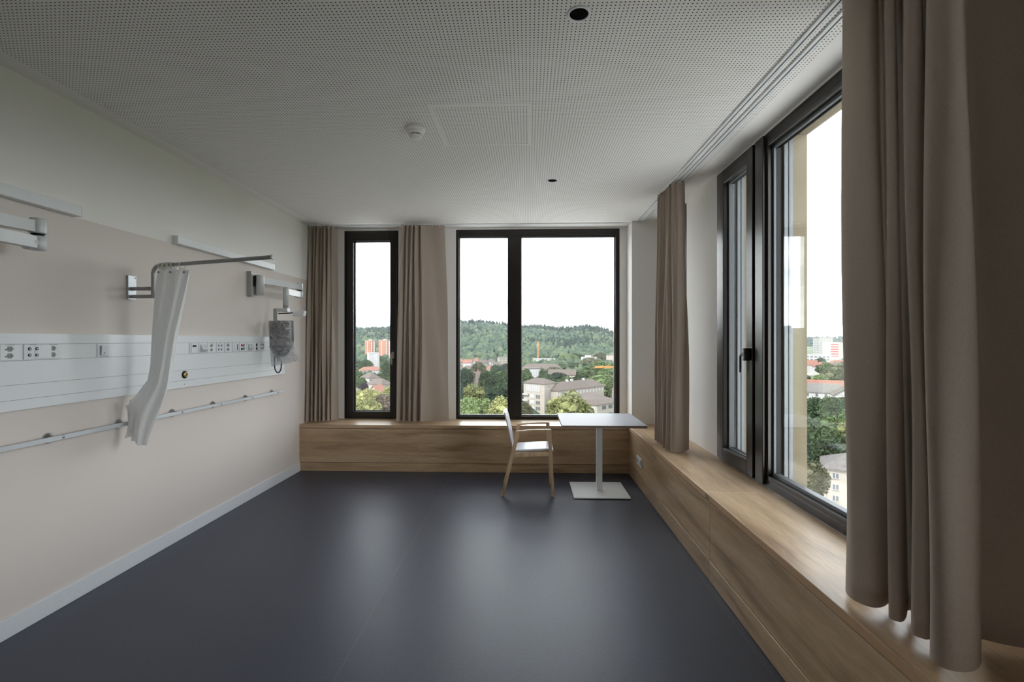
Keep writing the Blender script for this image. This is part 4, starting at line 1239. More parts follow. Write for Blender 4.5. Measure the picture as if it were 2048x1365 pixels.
# ------------------------------------------------------------------ buildings
KEEP = []
def building(name, x, y, w, d, zt, yaw, wall, label, cat='building', group=None, roof=None, wins=(), zb=None, extra=None):
    """w across the front, d deep; zt eaves height; yaw 0 looks back at the viewer"""
    if zb is None: zb = float(ground(x, y)) - 1.0
    phi = math.atan2(x, y)
    e = empty(name, (x, y, zb), label, cat, group, rz=-phi + yaw)
    ORG[e.name] = Vector((0, 0, 0))
    h = zt - zb
    KEEP.append((x, y, max(w, d) * 0.75 + 6))
    MB().box(-w / 2, w / 2, -d / 2, d / 2, 0, h).build('wall', wall, e)
    if roof:
        kind, rh, rm, ov = roof
        a, b = w / 2 + ov, d / 2 + ov
        mb = MB()
        if kind == 'hip':
            if w >= d: r0_, r1_ = (-(w / 2 - d / 2 * 0.9), 0), (w / 2 - d / 2 * 0.9, 0)
            else: r0_, r1_ = (0, -(d / 2 - w / 2 * 0.9)), (0, d / 2 - w / 2 * 0.9)
            V = [(-a, -b, h), (a, -b, h), (a, b, h), (-a, b, h), (r0_[0], r0_[1], h + rh), (r1_[0], r1_[1], h + rh), (-a, -b, h - 0.25), (a, -b, h - 0.25), (a, b, h - 0.25), (-a, b, h - 0.25)]
            Fc = [(0, 1, 5, 4), (2, 3, 4, 5), (1, 2, 5), (3, 0, 4)] if w >= d else [(1, 2, 5, 4), (3, 0, 4, 5), (0, 1, 4), (2, 3, 5)]
            Fc += [(6, 7, 1, 0), (7, 8, 2, 1), (8, 9, 3, 2), (9, 6, 0, 3), (9, 8, 7, 6)]
            mb.add(V, Fc)
        elif kind in ('gable', 'gable_front'):
            pf = [(-b, h - 0.25), (0, h + rh), (b, h - 0.25), (b, h - 0.6), (0, h + rh - 0.4), (-b, h - 0.6)] if kind == 'gable' else [(-a, h - 0.25), (0, h + rh), (a, h - 0.25), (a, h - 0.6), (0, h + rh - 0.4), (-a, h - 0.6)]
            mb.prism(pf, 'x' if kind == 'gable' else 'y', -a if kind == 'gable' else -b, a if kind == 'gable' else b)
            g_ = MB()
            if kind == 'gable':
                for s in (-w / 2, w / 2 - 0.2): g_.prism([(-d / 2, h - 0.3), (d / 2, h - 0.3), (0, h + rh * 0.93)], 'x', s, s + 0.2)
            else:
                for s in (-d / 2, d / 2 - 0.2): g_.prism([(-w / 2, h - 0.3), (w / 2, h - 0.3), (0, h + rh * 0.93)], 'y', s, s + 0.2)
            g_.build('gable', wall, e)
        else:
            mb.box(-a, a, -b, b, h, h + rh)
        mb.build('roof', rm, e)
    wm = {}
    for face, cols, rows, ww, wh, zfirst, dz, matn in wins:
        key = (face in 'fb', ww, wh, matn)
        if key not in wm:
            m_ = MB().box(-ww / 2, ww / 2, -0.08, 0.08, -wh / 2, wh / 2)
            o = m_.build('window', matn, None)
            wm[key] = o.data
            bpy.data.objects.remove(o)
        span = w if face in 'fb' else d
        for r in range(rows):
            for c_ in (range(cols) if isinstance(cols, int) else cols):
                u = (-span / 2 + span * (c_ + 0.5) / cols) if isinstance(cols, int) else c_
                zz = h - zfirst - r * dz
                if zz < 1: continue
                o = bpy.data.objects.new('window', wm[key]); COL.objects.link(o); o.parent = e
                if face == 'f': o.location = (u, -d / 2, zz)
                elif face == 'b': o.location = (u, d / 2, zz)
                else:
                    o.location = ((w / 2 if face == 'r' else -w / 2), u, zz); o.rotation_euler = (0, 0, math.pi / 2)
    if extra: extra(e, h)
    return e

ORD = ['first', 'second', 'third', 'fourth', 'fifth', 'sixth', 'seventh', 'eighth', 'ninth', 'tenth', 'eleventh', 'twelfth', 'thirteenth', 'fourteenth', 'fifteenth']
# through the narrow window
def tower(x, y, r, zt, label):
    zb = float(ground(x, y)) - 1
    phi = math.atan2(x, y)
    e = empty('tower_block', (x, y, zb), label, 'tower block', 'orange tower blocks', rz=-phi)
    ORG[e.name] = Vector((0, 0, 0))
    h = zt - zb
    KEEP.append((x, y, r + 8))
    n = 10
    MB().prism([(r * math.cos(2 * math.pi * (k + 0.5) / n), r * math.sin(2 * math.pi * (k + 0.5) / n)) for k in range(n)], 'z', 0, h).build('wall', 'brick_orange', e)
    MB().prism([(r * 1.01 * math.cos(2 * math.pi * (k + 0.5) / n), r * 1.01 * math.sin(2 * math.pi * (k + 0.5) / n)) for k in range(n)], 'z', h, h + 1.0).build('parapet', 'render_cream', e)
    MB().box(-r * 0.3, r * 0.3, -r * 0.3, r * 0.3, h + 1.0, h + 3.2).build('roof_housing', 'render_cream', e)
    rr = r * math.cos(math.pi / n)
    for side, off in ((-0.5, 0), (0.16, 1), (0.62, 2)):
        MB().box(side * r - 1.1, side * r + 1.1, -rr * (0.99 if abs(side) < 0.3 else 0.86) - 0.2, -rr * 0.7, 1, h - 1).build('window_strip', 'render_pink', e)
        for k in range(10):
            MB().box(side * r - 0.8, side * r + 0.8, -rr * (0.99 if abs(side) < 0.3 else 0.86) - 0.3, -rr * 0.7, h - 3 - k * 2.9, h - 1.6 - k * 2.9).build('window', 'window_pale', e)
    return e
tower(-276.7, 841.3, 9.8, 0.5, 'orange-brown tower block on the left of the pair seen through the narrow window')
tower(-251.0, 842.1, 11.5, 1.0, 'wider orange-brown tower block partly cut off by the narrow window frame')
building('tower_block', -191.9, 594.0, 12.5, 10, -14.5, 0.25, 'render_white', 'slim white tower block in front of the orange pair', 'tower block', None, ('flat', 0.8, 'render_white', 0.1), [('f', (0.8, 2.6), 7, 1.3, 1.2, 2.0, 2.7, 'window_pale')])
building('house', -114.0, 346.4, 8.0, 13, -25.2, 0.45, 'render_cream', 'cream house with brown hipped roof above the yellow trees', 'house', 'houses below the narrow window', ('hip', 3.4, 'roof_brown', 0.5), [('f', 3, 3, 1.0, 1.4, 2.0, 2.8, 'window_dark'), ('l', 4, 3, 1.0, 1.4, 2.0, 2.8, 'window_pale')])
building('house', -98.0, 316.9, 9.0, 15, -27.2, 0.62, 'render_cream', 'longer cream house with brown roof stepping down towards the yellow trees', 'house', 'houses below the narrow window', ('hip', 3.6, 'roof_brown', 0.5), [('f', 3, 3, 1.0, 1.4, 2.0, 2.8, 'window_dark'), ('l', 4, 3, 1.0, 1.4, 2.0, 2.8, 'window_pale')])
building('house', -87.5, 279.0, 5.5, 8, -27.5, 0.5, 'render_pink', 'small house with salmon roof right behind the yellow trees', 'house', 'houses below the narrow window', ('gable', 3.0, 'roof_red', 0.4))
building('house', -169.3, 514.7, 23, 11, -30.5, 0.15, 'render_white', 'white terrace with red roof below the slim white tower', 'house', 'houses below the narrow window', ('hip', 3.8, 'roof_red', 0.5), [('f', 8, 2, 1.1, 1.5, 2.0, 3.0, 'window_pale')])
building('low_block', -240.9, 692.4, 19, 10, -29.5, 0.1, 'render_white', 'low white flat-roofed block left of the slim white tower', 'building', None, ('flat', 0.5, 'roof_grey', 0.1), [('f', 6, 2, 1.6, 1.2, 1.6, 3.0, 'window_pale')])
building('low_block', -207.0, 693.5, 18, 10, -31.0, 0.1, 'render_white', 'low white flat-roofed block right of the slim white tower', 'building', None, ('flat', 0.5, 'roof_grey', 0.1), [('f', 6, 2, 1.6, 1.2, 1.6, 3.0, 'window_pale')])
building('house', -107.5, 296.7, 6, 12, -29.5, 0.1, 'render_white', 'house with pale grey roof at the lower left of the narrow window', 'house', 'houses below the narrow window', ('gable_front', 3.0, 'roof_grey', 0.4))

# through the wide window
for i, (x_, y_, w_, zt_, rm, yw) in enumerate(((-89, 640, 9, -27, 'roof_red', 0.3), (-78, 628, 11, -27.5, 'roof_red', -0.3), (-70, 650, 10, -26.5, 'roof_red', 0.1), (-59, 634, 9, -28, 'roof_brown', 0.5), (-49, 640, 10, -27, 'roof_brown', -0.2), (-40, 600, 9, -29.5, 'roof_brown', 0.4), (-84, 575, 9, -31, 'roof_red', 0.2), (-66, 560, 11, -32, 'roof_brown', 0.0), (-43, 545, 8, -31, 'roof_red', -0.5))):
    building('house', x_, y_, w_, 9, zt_, yw, 'render_white' if i % 3 else 'render_pink', ORD[[1, 2, 5, 6, 8, 7, 0, 3, 4][i]] + ' from the left of the white houses between park and forest edge', 'house', 'house row below the forest', ('gable' if i % 2 else 'hip', 4.2, rm, 0.5), [('f', 3, 2, 0.9, 1.4, 2.0, 3.0, 'window_pale')])
building('office_block', -30.0, 619.3, 16, 12, -20.5, 0.2, 'render_beige', 'flat-roofed beige block beside the dark window mullion', 'building', None, ('flat', 0.8, 'roof_grey', 0.3), [('f', 4, 4, 2.4, 1.3, 2.0, 3.2, 'window_dark')])
def chim(e, h):
    MB().box(1.2, 2.0, -0.4, 0.4, h + 1.0, h + 8.6).build('chimney', 'roof_red', e)
building('house', -35.6, 329.0, 5.6, 8, -27, -0.3, 'render_cream', 'house with a steep brown roof and chimney among the park trees', 'house', None, ('gable', 7.2, 'roof_brown', 0.6), [('f', 2, 1, 0.9, 1.3, 1.6, 3, 'window_dark')], extra=chim)
building('apartment_row', 15.6, 560.8, 46, 14, -31.5, -0.12, 'render_pink', 'long apartment row with brown roof behind the white block', 'building', None, ('hip', 6.0, 'roof_brown', 0.6), [('f', 12, 1, 1.2, 1.5, 2.0, 3, 'window_pale')])
building('apartment_block', 4.0, 480.4, 15.5, 11, -26.5, 0.35, 'render_white', 'white apartment block with rows of small windows', 'building', None, ('flat', 0.6, 'roof_brown', 0.3), [('f', 6, 4, 1.1, 1.3, 1.8, 2.8, 'window_pale')])
building('apartment_row', 30.7, 431.3, 24, 11, -28.5, -0.15, 'render_pink', 'low pinkish apartment row with brown roof half hidden by trees', 'building', None, ('gable', 4.2, 'roof_brown', 0.5), [('f', 8, 3, 1.0, 1.3, 1.8, 2.8, 'window_pale')])
building('school_block', 25.1, 761.2, 34, 12, -28.0, 0.05, 'panel_grey', 'flat grey block with window bands at the foot of the orange crane', 'building', None, ('flat', 0.7, 'render_white', 0.4), [('f', 12, 2, 2.2, 1.4, 1.8, 3.2, 'window_pale')])
building('villa', 95.8, 763.6, 24, 12, -25.5, -0.1, 'render_white', 'white modern villa in front of the forest, right part of the wide window', 'building', None, ('flat', 0.6, 'render_white', 0.2), [('f', 5, 2, 2.2, 1.5, 2.2, 3.2, 'window_pale')], extra=lambda e, h: MB().box(-6, 3, -4, 4, h + 0.6, h + 3.4).build('roof_storey', 'render_white', e))
building('villa', 123.5, 724.5, 12, 10, -21, -0.2, 'render_pink', 'pinkish flat block at the forest edge beside the window frame', 'building', None, ('flat', 0.6, 'roof_grey', 0.2), [('f', 4, 3, 1.4, 1.4, 2.0, 3.0, 'window_pale')])

# the pale hipped-roof institute: block, long wing, low wing, on one grid turned 43 degrees
B = math.radians(-43)
e1 = Vector((math.cos(B), math.sin(B))); e2 = Vector((-math.sin(B), math.cos(B)))
def grid_building(name, near, w, d, zt, label, roof, wins, wall='render_cream', extra=None):
    cc = Vector(near) - e1 * (w / 2) + e2 * (d / 2)
    return building(name, cc.x, cc.y, w, d, zt, B + math.atan2(cc.x, cc.y), wall, label, 'building', 'pale institute buildings', roof, wins, zb=-47, extra=extra)
def balc(e, h):
    for k in range(4):
        MB().box(-9.0, -4.2, -7.1, -5.9, h - 8.0 - k * 3.75, h - 7.0 - k * 3.75).build('balcony', 'render_white', e)
    MB().box(-7.0, 5.6, -6.02, -5.9, h - 5.4, h - 1.2).build('panel_field', 'render_white', e)
    for k in range(8):
        MB().box(-7.0 + k * 1.75, -6.85 + k * 1.75, -6.10, -5.9, h - 5.4, h - 1.2).build('panel_fin', 'render_beige', e)
grid_building('institute_block', (10.2, 300.5), 17.8, 11.8, -25.6, 'tall pale institute block with hipped grey-brown roof and balconies', ('hip', 3.0, 'roof_brown', 0.6),
              [('f', (2.6, 4.4), 4, 1.3, 2.2, 8.4, 3.75, 'window_dark'), ('f', (-2.6, -1.4, -0.2), 4, 0.9, 2.0, 8.2, 3.75, 'window_pale'), ('r', (-1.5, 4.0), 1, 0.7, 0.6, 1.8, 3.0, 'window_dark')], extra=balc)
def vents(e, h):
    for y_ in (-8, -3, 10):
        MB().box(-0.6, 0.8, y_ - 0.8, y_ + 0.8, h + 3.4, h + 5.6).build('roof_vent', 'render_white', e)
w_cc = Vector((18.6, 301.2))
building('institute_wing', *(w_cc - e1 * 6.5 + e2 * 25), 13, 50, -29.8, B + math.atan2(*(w_cc - e1 * 6.5 + e2 * 25)), 'render_cream', 'long pale institute wing with grey-brown roof and roof vents', 'building', 'pale institute buildings', ('hip', 4.6, 'roof_brown', 0.7),
         [('r', 14, 1, 1.3, 1.7, 2.4, 3.4, 'window_pale'), ('r', (8, 14), 1, 1.0, 0.7, 0.8, 3.4, 'window_dark')], zb=-47, extra=vents)
grid_building('institute_wing', (36.4, 256.3), 27, 24, -32.6, 'low pale institute wing with hipped roof at the edge of the wide window', ('hip', 4.4, 'roof_brown', 0.6),
              [('r', (-5.5, 0.5, 6.5), 2, 3.6, 2.0, 2.0, 4.2, 'window_dark'), ('f', 6, 2, 1.3, 1.7, 2.2, 4.0, 'window_pale')])
building('house', 62.0, 318.0, 12, 10, -31, 0.3, 'render_pink', 'house with bright orange roof beside the institute wing', 'house', None, ('gable', 3.6, 'roof_red', 0.4))

# cranes
def crane(x, y, zt, mast_w, jib_dir, jib_len, back_len, label):
    zb = float(ground(x, y))
    e = empty('tower_crane', (x, y, zb), label, 'crane', 'orange tower cranes')
    s = mast_w / 2
    mm = MB()
    for a, b in ((-s, -s), (s, -s), (s, s), (-s, s)):
        mm.box(x + a - 0.22, x + a + 0.22, y + b - 0.22, y + b + 0.22, zb, zt)
    k = zb; flip = 1
    while k < zt - mast_w:
        for yy in (-s, s):
            mm.bar((x - s * flip, y + yy, k), (x + s * flip, y + yy, k + mast_w), 0.25, 0.25, up=(0, 1, 0))
        k += mast_w; flip = -flip
    mm.build('mast', 'crane_orange', e)
    d_ = Vector(jib_dir).normalized()
    j0, j1 = Vector((x, y, zt)) - d_ * back_len, Vector((x, y, zt)) + d_ * jib_len
    jm = MB()
    for dz, o_ in ((0.0, -0.7), (0.0, 0.7), (1.3, 0.0)):
        side = Vector((-d_.y, d_.x, 0)) * o_
        jm.bar(tuple(j0 + side + Vector((0, 0, dz))), tuple(j1 + side + Vector((0, 0, dz))), 0.3, 0.3)
    n = int((jib_len + back_len) / 2.2)
    for q in range(n):
        a = j0.lerp(j1, q / n); b = j0.lerp(j1, (q + 0.5) / n); c_ = j0.lerp(j1, (q + 1) / n)
        jm.bar(tuple(a), tuple(b + Vector((0, 0, 1.3))), 0.18, 0.18); jm.bar(tuple(b + Vector((0, 0, 1.3))), tuple(c_), 0.18, 0.18)
    jm.build('jib', 'crane_orange', e)
    MB().box(x - 1, x + 1, y - 1, y + 1, zt - 2.6, zt - 0.3).build('cab', 'render_white', e)
    ap = Vector((x, y, zt + 5.5))
    MB().bar((x, y, zt), tuple(ap), 0.9, 0.9, up=(0, 1, 0), w1=0.3, h1=0.3).build('apex', 'crane_orange', e)
    MB().tube([tuple(j0), tuple(ap), tuple(j0.lerp(j1, 0.75))], 0.10, 5).build('tie', 'crane_orange', e)
    q = j0 + d_ * 1.0
    MB().box(q.x - 1.2, q.x + 1.2, q.y - 1.2, q.y + 1.2, zt - 3.0, zt - 0.2).build('counterweight', 'panel_grey', e)
    return e
crane(16.5, 801.0, -5.5, 2.0, (0.12, 0.99, 0), 34, 10, 'orange tower crane seen end-on in front of the forest')
crane(100.0, 424.0, -22.5, 1.8, (-1, 0.02, 0), 42, 10, 'orange tower crane whose jib reaches over the trees beside the window frame')

# through the big window on the right
building('tower_block', 548.4, 918.6, 25, 20, 6.0, 0.5, 'panel_grey', 'tall grey tower block on the skyline in the big window', 'tower block', None, ('flat', 1.2, 'panel_grey', 0.1), [('f', 5, 9, 2.2, 2.2, 3.5, 4.2, 'render_white'), ('l', 4, 9, 2.2, 2.2, 3.5, 4.2, 'window_pale')])
def bands(e, h):
    for k in range(10):
        MB().box(0.6, 9.2, -6.2, -5.9, h - 3.2 - k * 3.1, h - 1.7 - k * 3.1).build('balcony_band', 'panel_red', e)
building('tower_block', 404.4, 663.7, 18.5, 12, -1.8, 0.25, 'render_white', 'white tower block with red balcony bands in the big window', 'tower block', None, ('flat', 1.0, 'render_white', 0.1), [('f', (-6.5, -3.2), 10, 1.2, 1.4, 2.4, 3.1, 'window_pale')], extra=bands)
building('tower_block', 523.4, 817.8, 25, 12, -3.2, 0.05, 'render_cream', 'broad cream slab block right of the red-banded tower', 'tower block', None, ('flat', 1.0, 'render_cream', 0.1), [('f', 7, 6, 1.4, 1.4, 2.6, 3.2, 'window_pale')])
building('tower_block', 440.7, 664.9, 10, 10, -3.2, 0.1, 'render_beige', 'beige tower block half hidden by the near curtain', 'tower block', None, ('flat', 1.0, 'render_beige', 0.1), [('f', 3, 8, 1.4, 1.4, 2.6, 3.2, 'window_pale')])
building('low_block', 356.0, 612.1, 30, 14, -16.5, 0.1, 'render_white', 'low white block with dark window strip below the grey tower', 'building', None, ('flat', 0.6, 'render_white', 0.2), [('f', 7, 3, 2.6, 1.3, 2.4, 3.4, 'window_dark')])
building('low_block', 407.6, 633.8, 38, 14, -20.5, -0.1, 'render_white', 'long low white block below the broad cream slab', 'building', None, ('flat', 0.6, 'render_white', 0.2), [('f', 9, 2, 2.6, 1.3, 2.4, 3.4, 'window_pale')])
for i, (x_, y_, w_, rm) in enumerate(((279, 489, 13, 'roof_red'), (296, 478, 14, 'roof_red'), (312, 492, 12, 'roof_red'), (326, 500, 13, 'roof_red'), (288, 455, 12, 'roof_brown'), (268, 450, 12, 'roof_red'), (322, 470, 14, 'roof_red'))):
    building('house', x_, y_, w_, 10, -22.5, 0.3 - 0.2 * i, 'render_white', ORD[[1, 3, 4, 6, 2, 0, 5][i]] + ' from the left of the tiled houses below the tower blocks, big pane', 'house', 'houses below the tower blocks', ('hip' if i % 2 else 'gable', 4.4, rm, 0.5), [('f', 3, 2, 1.0, 1.4, 2.2, 3.0, 'window_pale')])
building('house', 134.0, 226.6, 15, 10, -21.6, 0.05, 'render_white', 'white terrace with grey roof beyond the big trees in the big window', 'house', None, ('gable', 3.4, 'roof_grey', 0.4), [('f', (-5, -1.5, 2, 5.2), 2, 0.9, 1.2, 1.6, 2.6, 'window_dark')])
building('house', 147.5, 246.0, 20, 10, -22.2, 0.05, 'render_pink', 'long red-roofed terrace behind the white one in the big window', 'house', None, ('gable', 4.0, 'roof_red', 0.4))
def shutters(e, h):
    for zz in (h - 2.0, h - 5.0):
        for u in (-2.7, -0.9, 0.9, 2.7):
            for s in (-0.62, 0.62):
                MB().box(u + s - 0.25, u + s + 0.25, -5.12, -4.98, zz - 0.65, zz + 0.65).build('shutter', 'shutter_red', e)
building('house', 134.3, 209.6, 8.6, 10, -21.2, 0.12, 'render_white', 'white gabled house with red shutters in the big window', 'house', None, ('gable_front', 3.0, 'roof_brown', 0.7), [('f', (-2.7, -0.9, 0.9, 2.7), 2, 0.7, 1.2, 2.0, 3.0, 'window_dark')], extra=shutters)
building('house', 113.5, 196.5, 9, 8, -24.6, 0.1, 'render_white', 'small red-roofed house just above the near trees in the big window', 'house', None, ('hip', 2.4, 'roof_red', 0.4))
building('house', 177.4, 306.0, 7, 8, -20.0, 0.3, 'render_white', 'small white house with a pale roof among the mid-distance trees', 'house', None, ('hip', 2.6, 'panel_grey', 0.4), [('f', 2, 2, 1.0, 1.2, 1.8, 2.8, 'window_dark')])
def cream_extra(e, h):
    MB().tube([(-7.2, -6.1, h - 0.3), (-7.2, -6.1, 0)], 0.06, 8).build('downpipe', 'panel_grey', e)
    for r in range(5):
        for u in (-5.35, -1.4, 2.6):
            zz = h - 1.75 - r * 2.68
            MB().box(u - 0.72, u + 0.72, -6.06, -5.98, zz - 0.66, zz + 0.66).build('window_frame', 'render_white', e)
            MB().box(u - 0.78, u + 0.78, -6.22, -5.98, zz - 0.80, zz - 0.68).build('window_sill', 'panel_grey', e)
ce = Vector((71.0, 118.4))
dirx = Vector((118.4, -71.0)).normalized(); diry = Vector((71.0, 118.4)).normalized()
cc = ce + dirx * 7.6 + diry * 6.2
building('house', cc.x, cc.y, 15.6, 12, -28.9, 0.06, 'render_cream', 'cream three-storey house with a hipped grey roof below the big window', 'house', None, ('hip', 3.0, 'roof_grey', 0.75),
         [('f', (-5.68, -5.02, -1.73, -1.07, 2.27, 2.93), 5, 0.5, 1.15, 1.75, 2.68, 'window_dark')], zb=-47, extra=cream_extra)

# parked car on the lane
cx, cy = 93.5, 160.5
cz = float(ground(cx, cy))
tag(MB().add([(78, 150, cz + 0.06), (120, 168, cz + 0.06), (117, 176, cz + 0.06), (75, 158, cz + 0.06)], [(0, 1, 2, 3)]).build('street', 'asphalt'), 'grey lane behind the cream house', kind='structure')
car = empty('parked_car', (cx, cy, cz), 'white car parked on the lane behind the cream house', 'car', rz=math.radians(20))
ORG[car.name] = Vector((0, 0, 0))
MB().prism([(-2.2, 0.35), (2.2, 0.35), (2.25, 0.75), (1.3, 0.95), (-1.9, 1.0), (-2.2, 0.85)], 'y', -0.85, 0.85).build('body', 'car_white', car)
MB().prism([(-1.75, 1.0), (0.9, 0.97), (0.2, 1.45), (-1.2, 1.48)], 'y', -0.75, 0.75).build('cabin', 'window_dark', car)
MB().prism([(-1.2, 1.46), (0.2, 1.43), (0.1, 1.50), (-1.1, 1.53)], 'y', -0.76, 0.76).build('roof_panel', 'car_white', car)
for a in (-1.4, 1.4):
    for b in (-0.85, 0.85):
        MB().lathe([(0.0, -0.1), (0.33, -0.1), (0.33, 0.1), (0.0, 0.1)], (a, b, 0.33), 'y', 14).build('wheel', 'black', car)

# ------------------------------------------------------------------ trees, one by one
def crown_mesh(name, shape, matn, seed):
    r_ = np.random.default_rng(seed)
    V, F, k = [], [], 0
    zs = {'round': 1.15, 'poplar': 3.6, 'conifer': 2.6}[shape]
    def add(v_, f_):
        nonlocal k
        V.append(v_); F.append(f_ + k); k += len(v_)
    nl = {'round': 170, 'poplar': 130, 'conifer': 130}[shape]
    for i in range(nl):
        if shape == 'conifer':
            t = (i + 0.5) / nl
            z = zs * (1 - 2 * t ** 0.8); rad = 0.10 + 0.80 * t ** 0.85
            a = r_.uniform(0, 2 * math.pi)
            q = rad * r_.uniform(0.45, 0.95)
            p = np.array([q * math.cos(a), q * math.sin(a), z - 0.2 * q])
            s = np.array([0.24, 0.24, 0.14]) * r_.uniform(0.7, 1.2) * (0.45 + 0.7 * t)
        else:
            d = r_.normal(size=3); d /= np.linalg.norm(d)
            q = r_.uniform(0.50, 0.86)
            p = d * q * np.array([1, 1, zs])
            if shape == 'round': p *= np.array([1, 1, 1]) * (1 + 0.12 * math.sin(3 * math.atan2(d[1], d[0]) + seed))
            s = np.array([1, 1, 0.85 if shape == 'round' else 1.5]) * r_.uniform(0.13, 0.23)
        add(IV1 * (1 + r_.normal(0, 0.16, (len(IV1), 1))) * s + p, IF1)
    # loose leaf sprays give the ragged outline
    nq = 4200
    d = r_.normal(size=(nq, 3)); d /= np.linalg.norm(d, axis=1, keepdims=True)
    if shape == 'conifer':
        t = r_.random(nq); a = r_.uniform(0, 2 * math.pi, nq); q = (0.10 + 0.86 * t ** 0.85) * r_.uniform(0.75, 1.1, nq)
        P = np.stack([q * np.cos(a), q * np.sin(a), zs * (1 - 2 * t ** 0.8) - 0.25 * q], 1)
    else:
        base = d * r_.uniform(0.74, 1.04, (nq, 1))
        P = base * np.array([1, 1, zs])
        wob = 1 + 0.10 * np.sin(5 * d[:, 0] + seed) * np.cos(4 * d[:, 2] + seed)
        P = P * wob[:, None]
    u = r_.normal(size=(nq, 3)); u /= np.linalg.norm(u, axis=1, keepdims=True)
    w_ = np.cross(u, r_.normal(size=(nq, 3))); w_ /= np.linalg.norm(w_, axis=1, keepdims=True)
    sz = r_.uniform(0.035, 0.085, (nq, 1))
    Q = np.stack([P - u * sz, P + w_ * sz * 0.7, P + u * sz, P - w_ * sz * 0.7], 1).reshape(-1, 3)
    qf = np.arange(nq * 4).reshape(-1, 4)
    tri = np.concatenate([qf[:, [0, 1, 2]], qf[:, [0, 2, 3]]])
    add(Q, tri)
    Vv = np.concatenate(V); Ff = np.concatenate(F)
    me = bpy.data.meshes.new(name)
    me.from_pydata(Vv.tolist(), [], Ff.tolist())
    me.materials.append(M[matn]); me.update()
    return me, zs
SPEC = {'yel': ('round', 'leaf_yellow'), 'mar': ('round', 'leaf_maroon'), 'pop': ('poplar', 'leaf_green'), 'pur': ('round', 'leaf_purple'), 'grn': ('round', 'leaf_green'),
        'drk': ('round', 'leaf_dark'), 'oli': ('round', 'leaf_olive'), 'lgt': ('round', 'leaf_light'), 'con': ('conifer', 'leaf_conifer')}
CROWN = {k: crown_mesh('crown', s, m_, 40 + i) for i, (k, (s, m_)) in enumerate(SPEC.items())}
trm = MB().lathe([(1.0, 0.0), (0.7, 0.25), (0.5, 1.0)], (0, 0, 0), 'z', 8)
tr_o = trm.build('trunk', 'bark', None); TRUNK = tr_o.data; bpy.data.objects.remove(tr_o)
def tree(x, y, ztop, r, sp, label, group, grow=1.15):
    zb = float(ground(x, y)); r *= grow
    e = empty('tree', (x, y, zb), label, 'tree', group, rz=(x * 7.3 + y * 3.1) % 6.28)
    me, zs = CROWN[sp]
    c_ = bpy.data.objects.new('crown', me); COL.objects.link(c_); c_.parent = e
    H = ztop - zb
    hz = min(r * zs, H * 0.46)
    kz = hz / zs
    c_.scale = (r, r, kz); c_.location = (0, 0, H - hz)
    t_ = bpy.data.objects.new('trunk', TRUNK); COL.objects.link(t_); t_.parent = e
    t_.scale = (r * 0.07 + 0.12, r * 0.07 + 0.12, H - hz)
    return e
NAME = {'yel': 'yellow-green tree', 'mar': 'brownish-maroon tree', 'pop': 'tall green poplar', 'pur': 'small dark purple tree', 'grn': 'green leafy tree', 'drk': 'dark green leafy tree', 'oli': 'olive-toned tree', 'lgt': 'light green tree', 'con': 'blue-green conifer'}
SIZE = ['slim crown', 'small crown', 'broad crown', 'large crown']
LEFT_T = [(-78.1,222.5,-21.7,3.7,'yel'), (-71.1,212.8,-20.2,4.0,'yel'), (-70.7,222.8,-22.2,4.2,'yel'), (-61.7,188.1,-21.8,4.1,'yel'), (-58.0,193.2,-20.4,3.8,'mar'), (-74.4,257.7,-22.9,2.8,'yel'), (-119.9,396.3,-15.8,2.6,'pop'), (-117.0,396.3,-14.6,2.6,'pop'), (-112.7,391.5,-15.2,2.6,'pop'), (-105.1,306.7,-25.7,2.4,'pur'), (-195.6,553.8,-22.2,7.3,'grn'), (-190.3,564.0,-21.4,6.8,'grn'), (-141.0,395.6,-23.7,5.6,'grn'), (-110.1,356.6,-23.4,3.9,'grn'), (-113.2,326.4,-24.0,2.9,'grn'), (-95.5,327.0,-26.1,3.9,'grn'), (-195.8,633.9,-19.0,6.9,'grn')]
MID_T = [(-43.0,328.8,-17.9,6.8,'drk'), (-49.1,478.6,-20.3,6.3,'oli'), (-26.9,329.3,-19.6,7.5,'grn'), (-19.0,339.6,-20.6,7.8,'grn'), (-29.8,261.2,-22.6,6.5,'yel'), (-19.9,249.5,-19.9,5.4,'con'), (-13.7,264.7,-21.5,6.3,'drk'), (-33.2,239.0,-20.0,4.4,'con'), (-25.4,204.3,-22.6,4.5,'lgt'), (-10.7,207.8,-23.2,6.3,'yel'), (-19.9,211.5,-24.1,6.9,'lgt'), (-23.6,519.5,-23.7,6.8,'drk'), (-35.5,519.1,-24.8,4.5,'drk'), (-44.8,298.7,-18.3,4.2,'drk')]
WIDE_T = [(-1.7,420.2,-23.2,4.1,'grn'), (12.4,480.7,-25.8,4.2,'grn'), (14.5,400.7,-26.2,8.3,'drk'), (25.6,415.1,-26.2,9.0,'drk'), (28.4,531.2,-28.0,9.1,'oli'), (44.6,601.8,-27.6,15.0,'grn'), (63.4,622.4,-27.3,14.8,'grn'), (82.0,643.1,-21.6,11.8,'oli'), (79.0,522.9,-21.6,16.9,'grn'), (51.6,431.9,-25.6,14.5,'grn'), (64.5,402.4,-26.2,14.3,'lgt'), (31.4,386.3,-27.9,8.4,'grn'), (40.0,373.5,-28.1,7.3,'grn'), (85.3,483.1,-26.7,10.4,'grn'), (67.0,802.7,-20.8,13.9,'lgt'), (81.4,823.1,-20.5,9.8,'grn'), (66.6,367.3,-27.1,9.9,'grn'), (55.7,372.9,-27.0,12.0,'lgt'), (0.8,390.2,-27.1,5.1,'grn'), (130.4,764.7,-22.8,10.7,'grn'), (119.1,804.4,-19.1,10.4,'oli')]
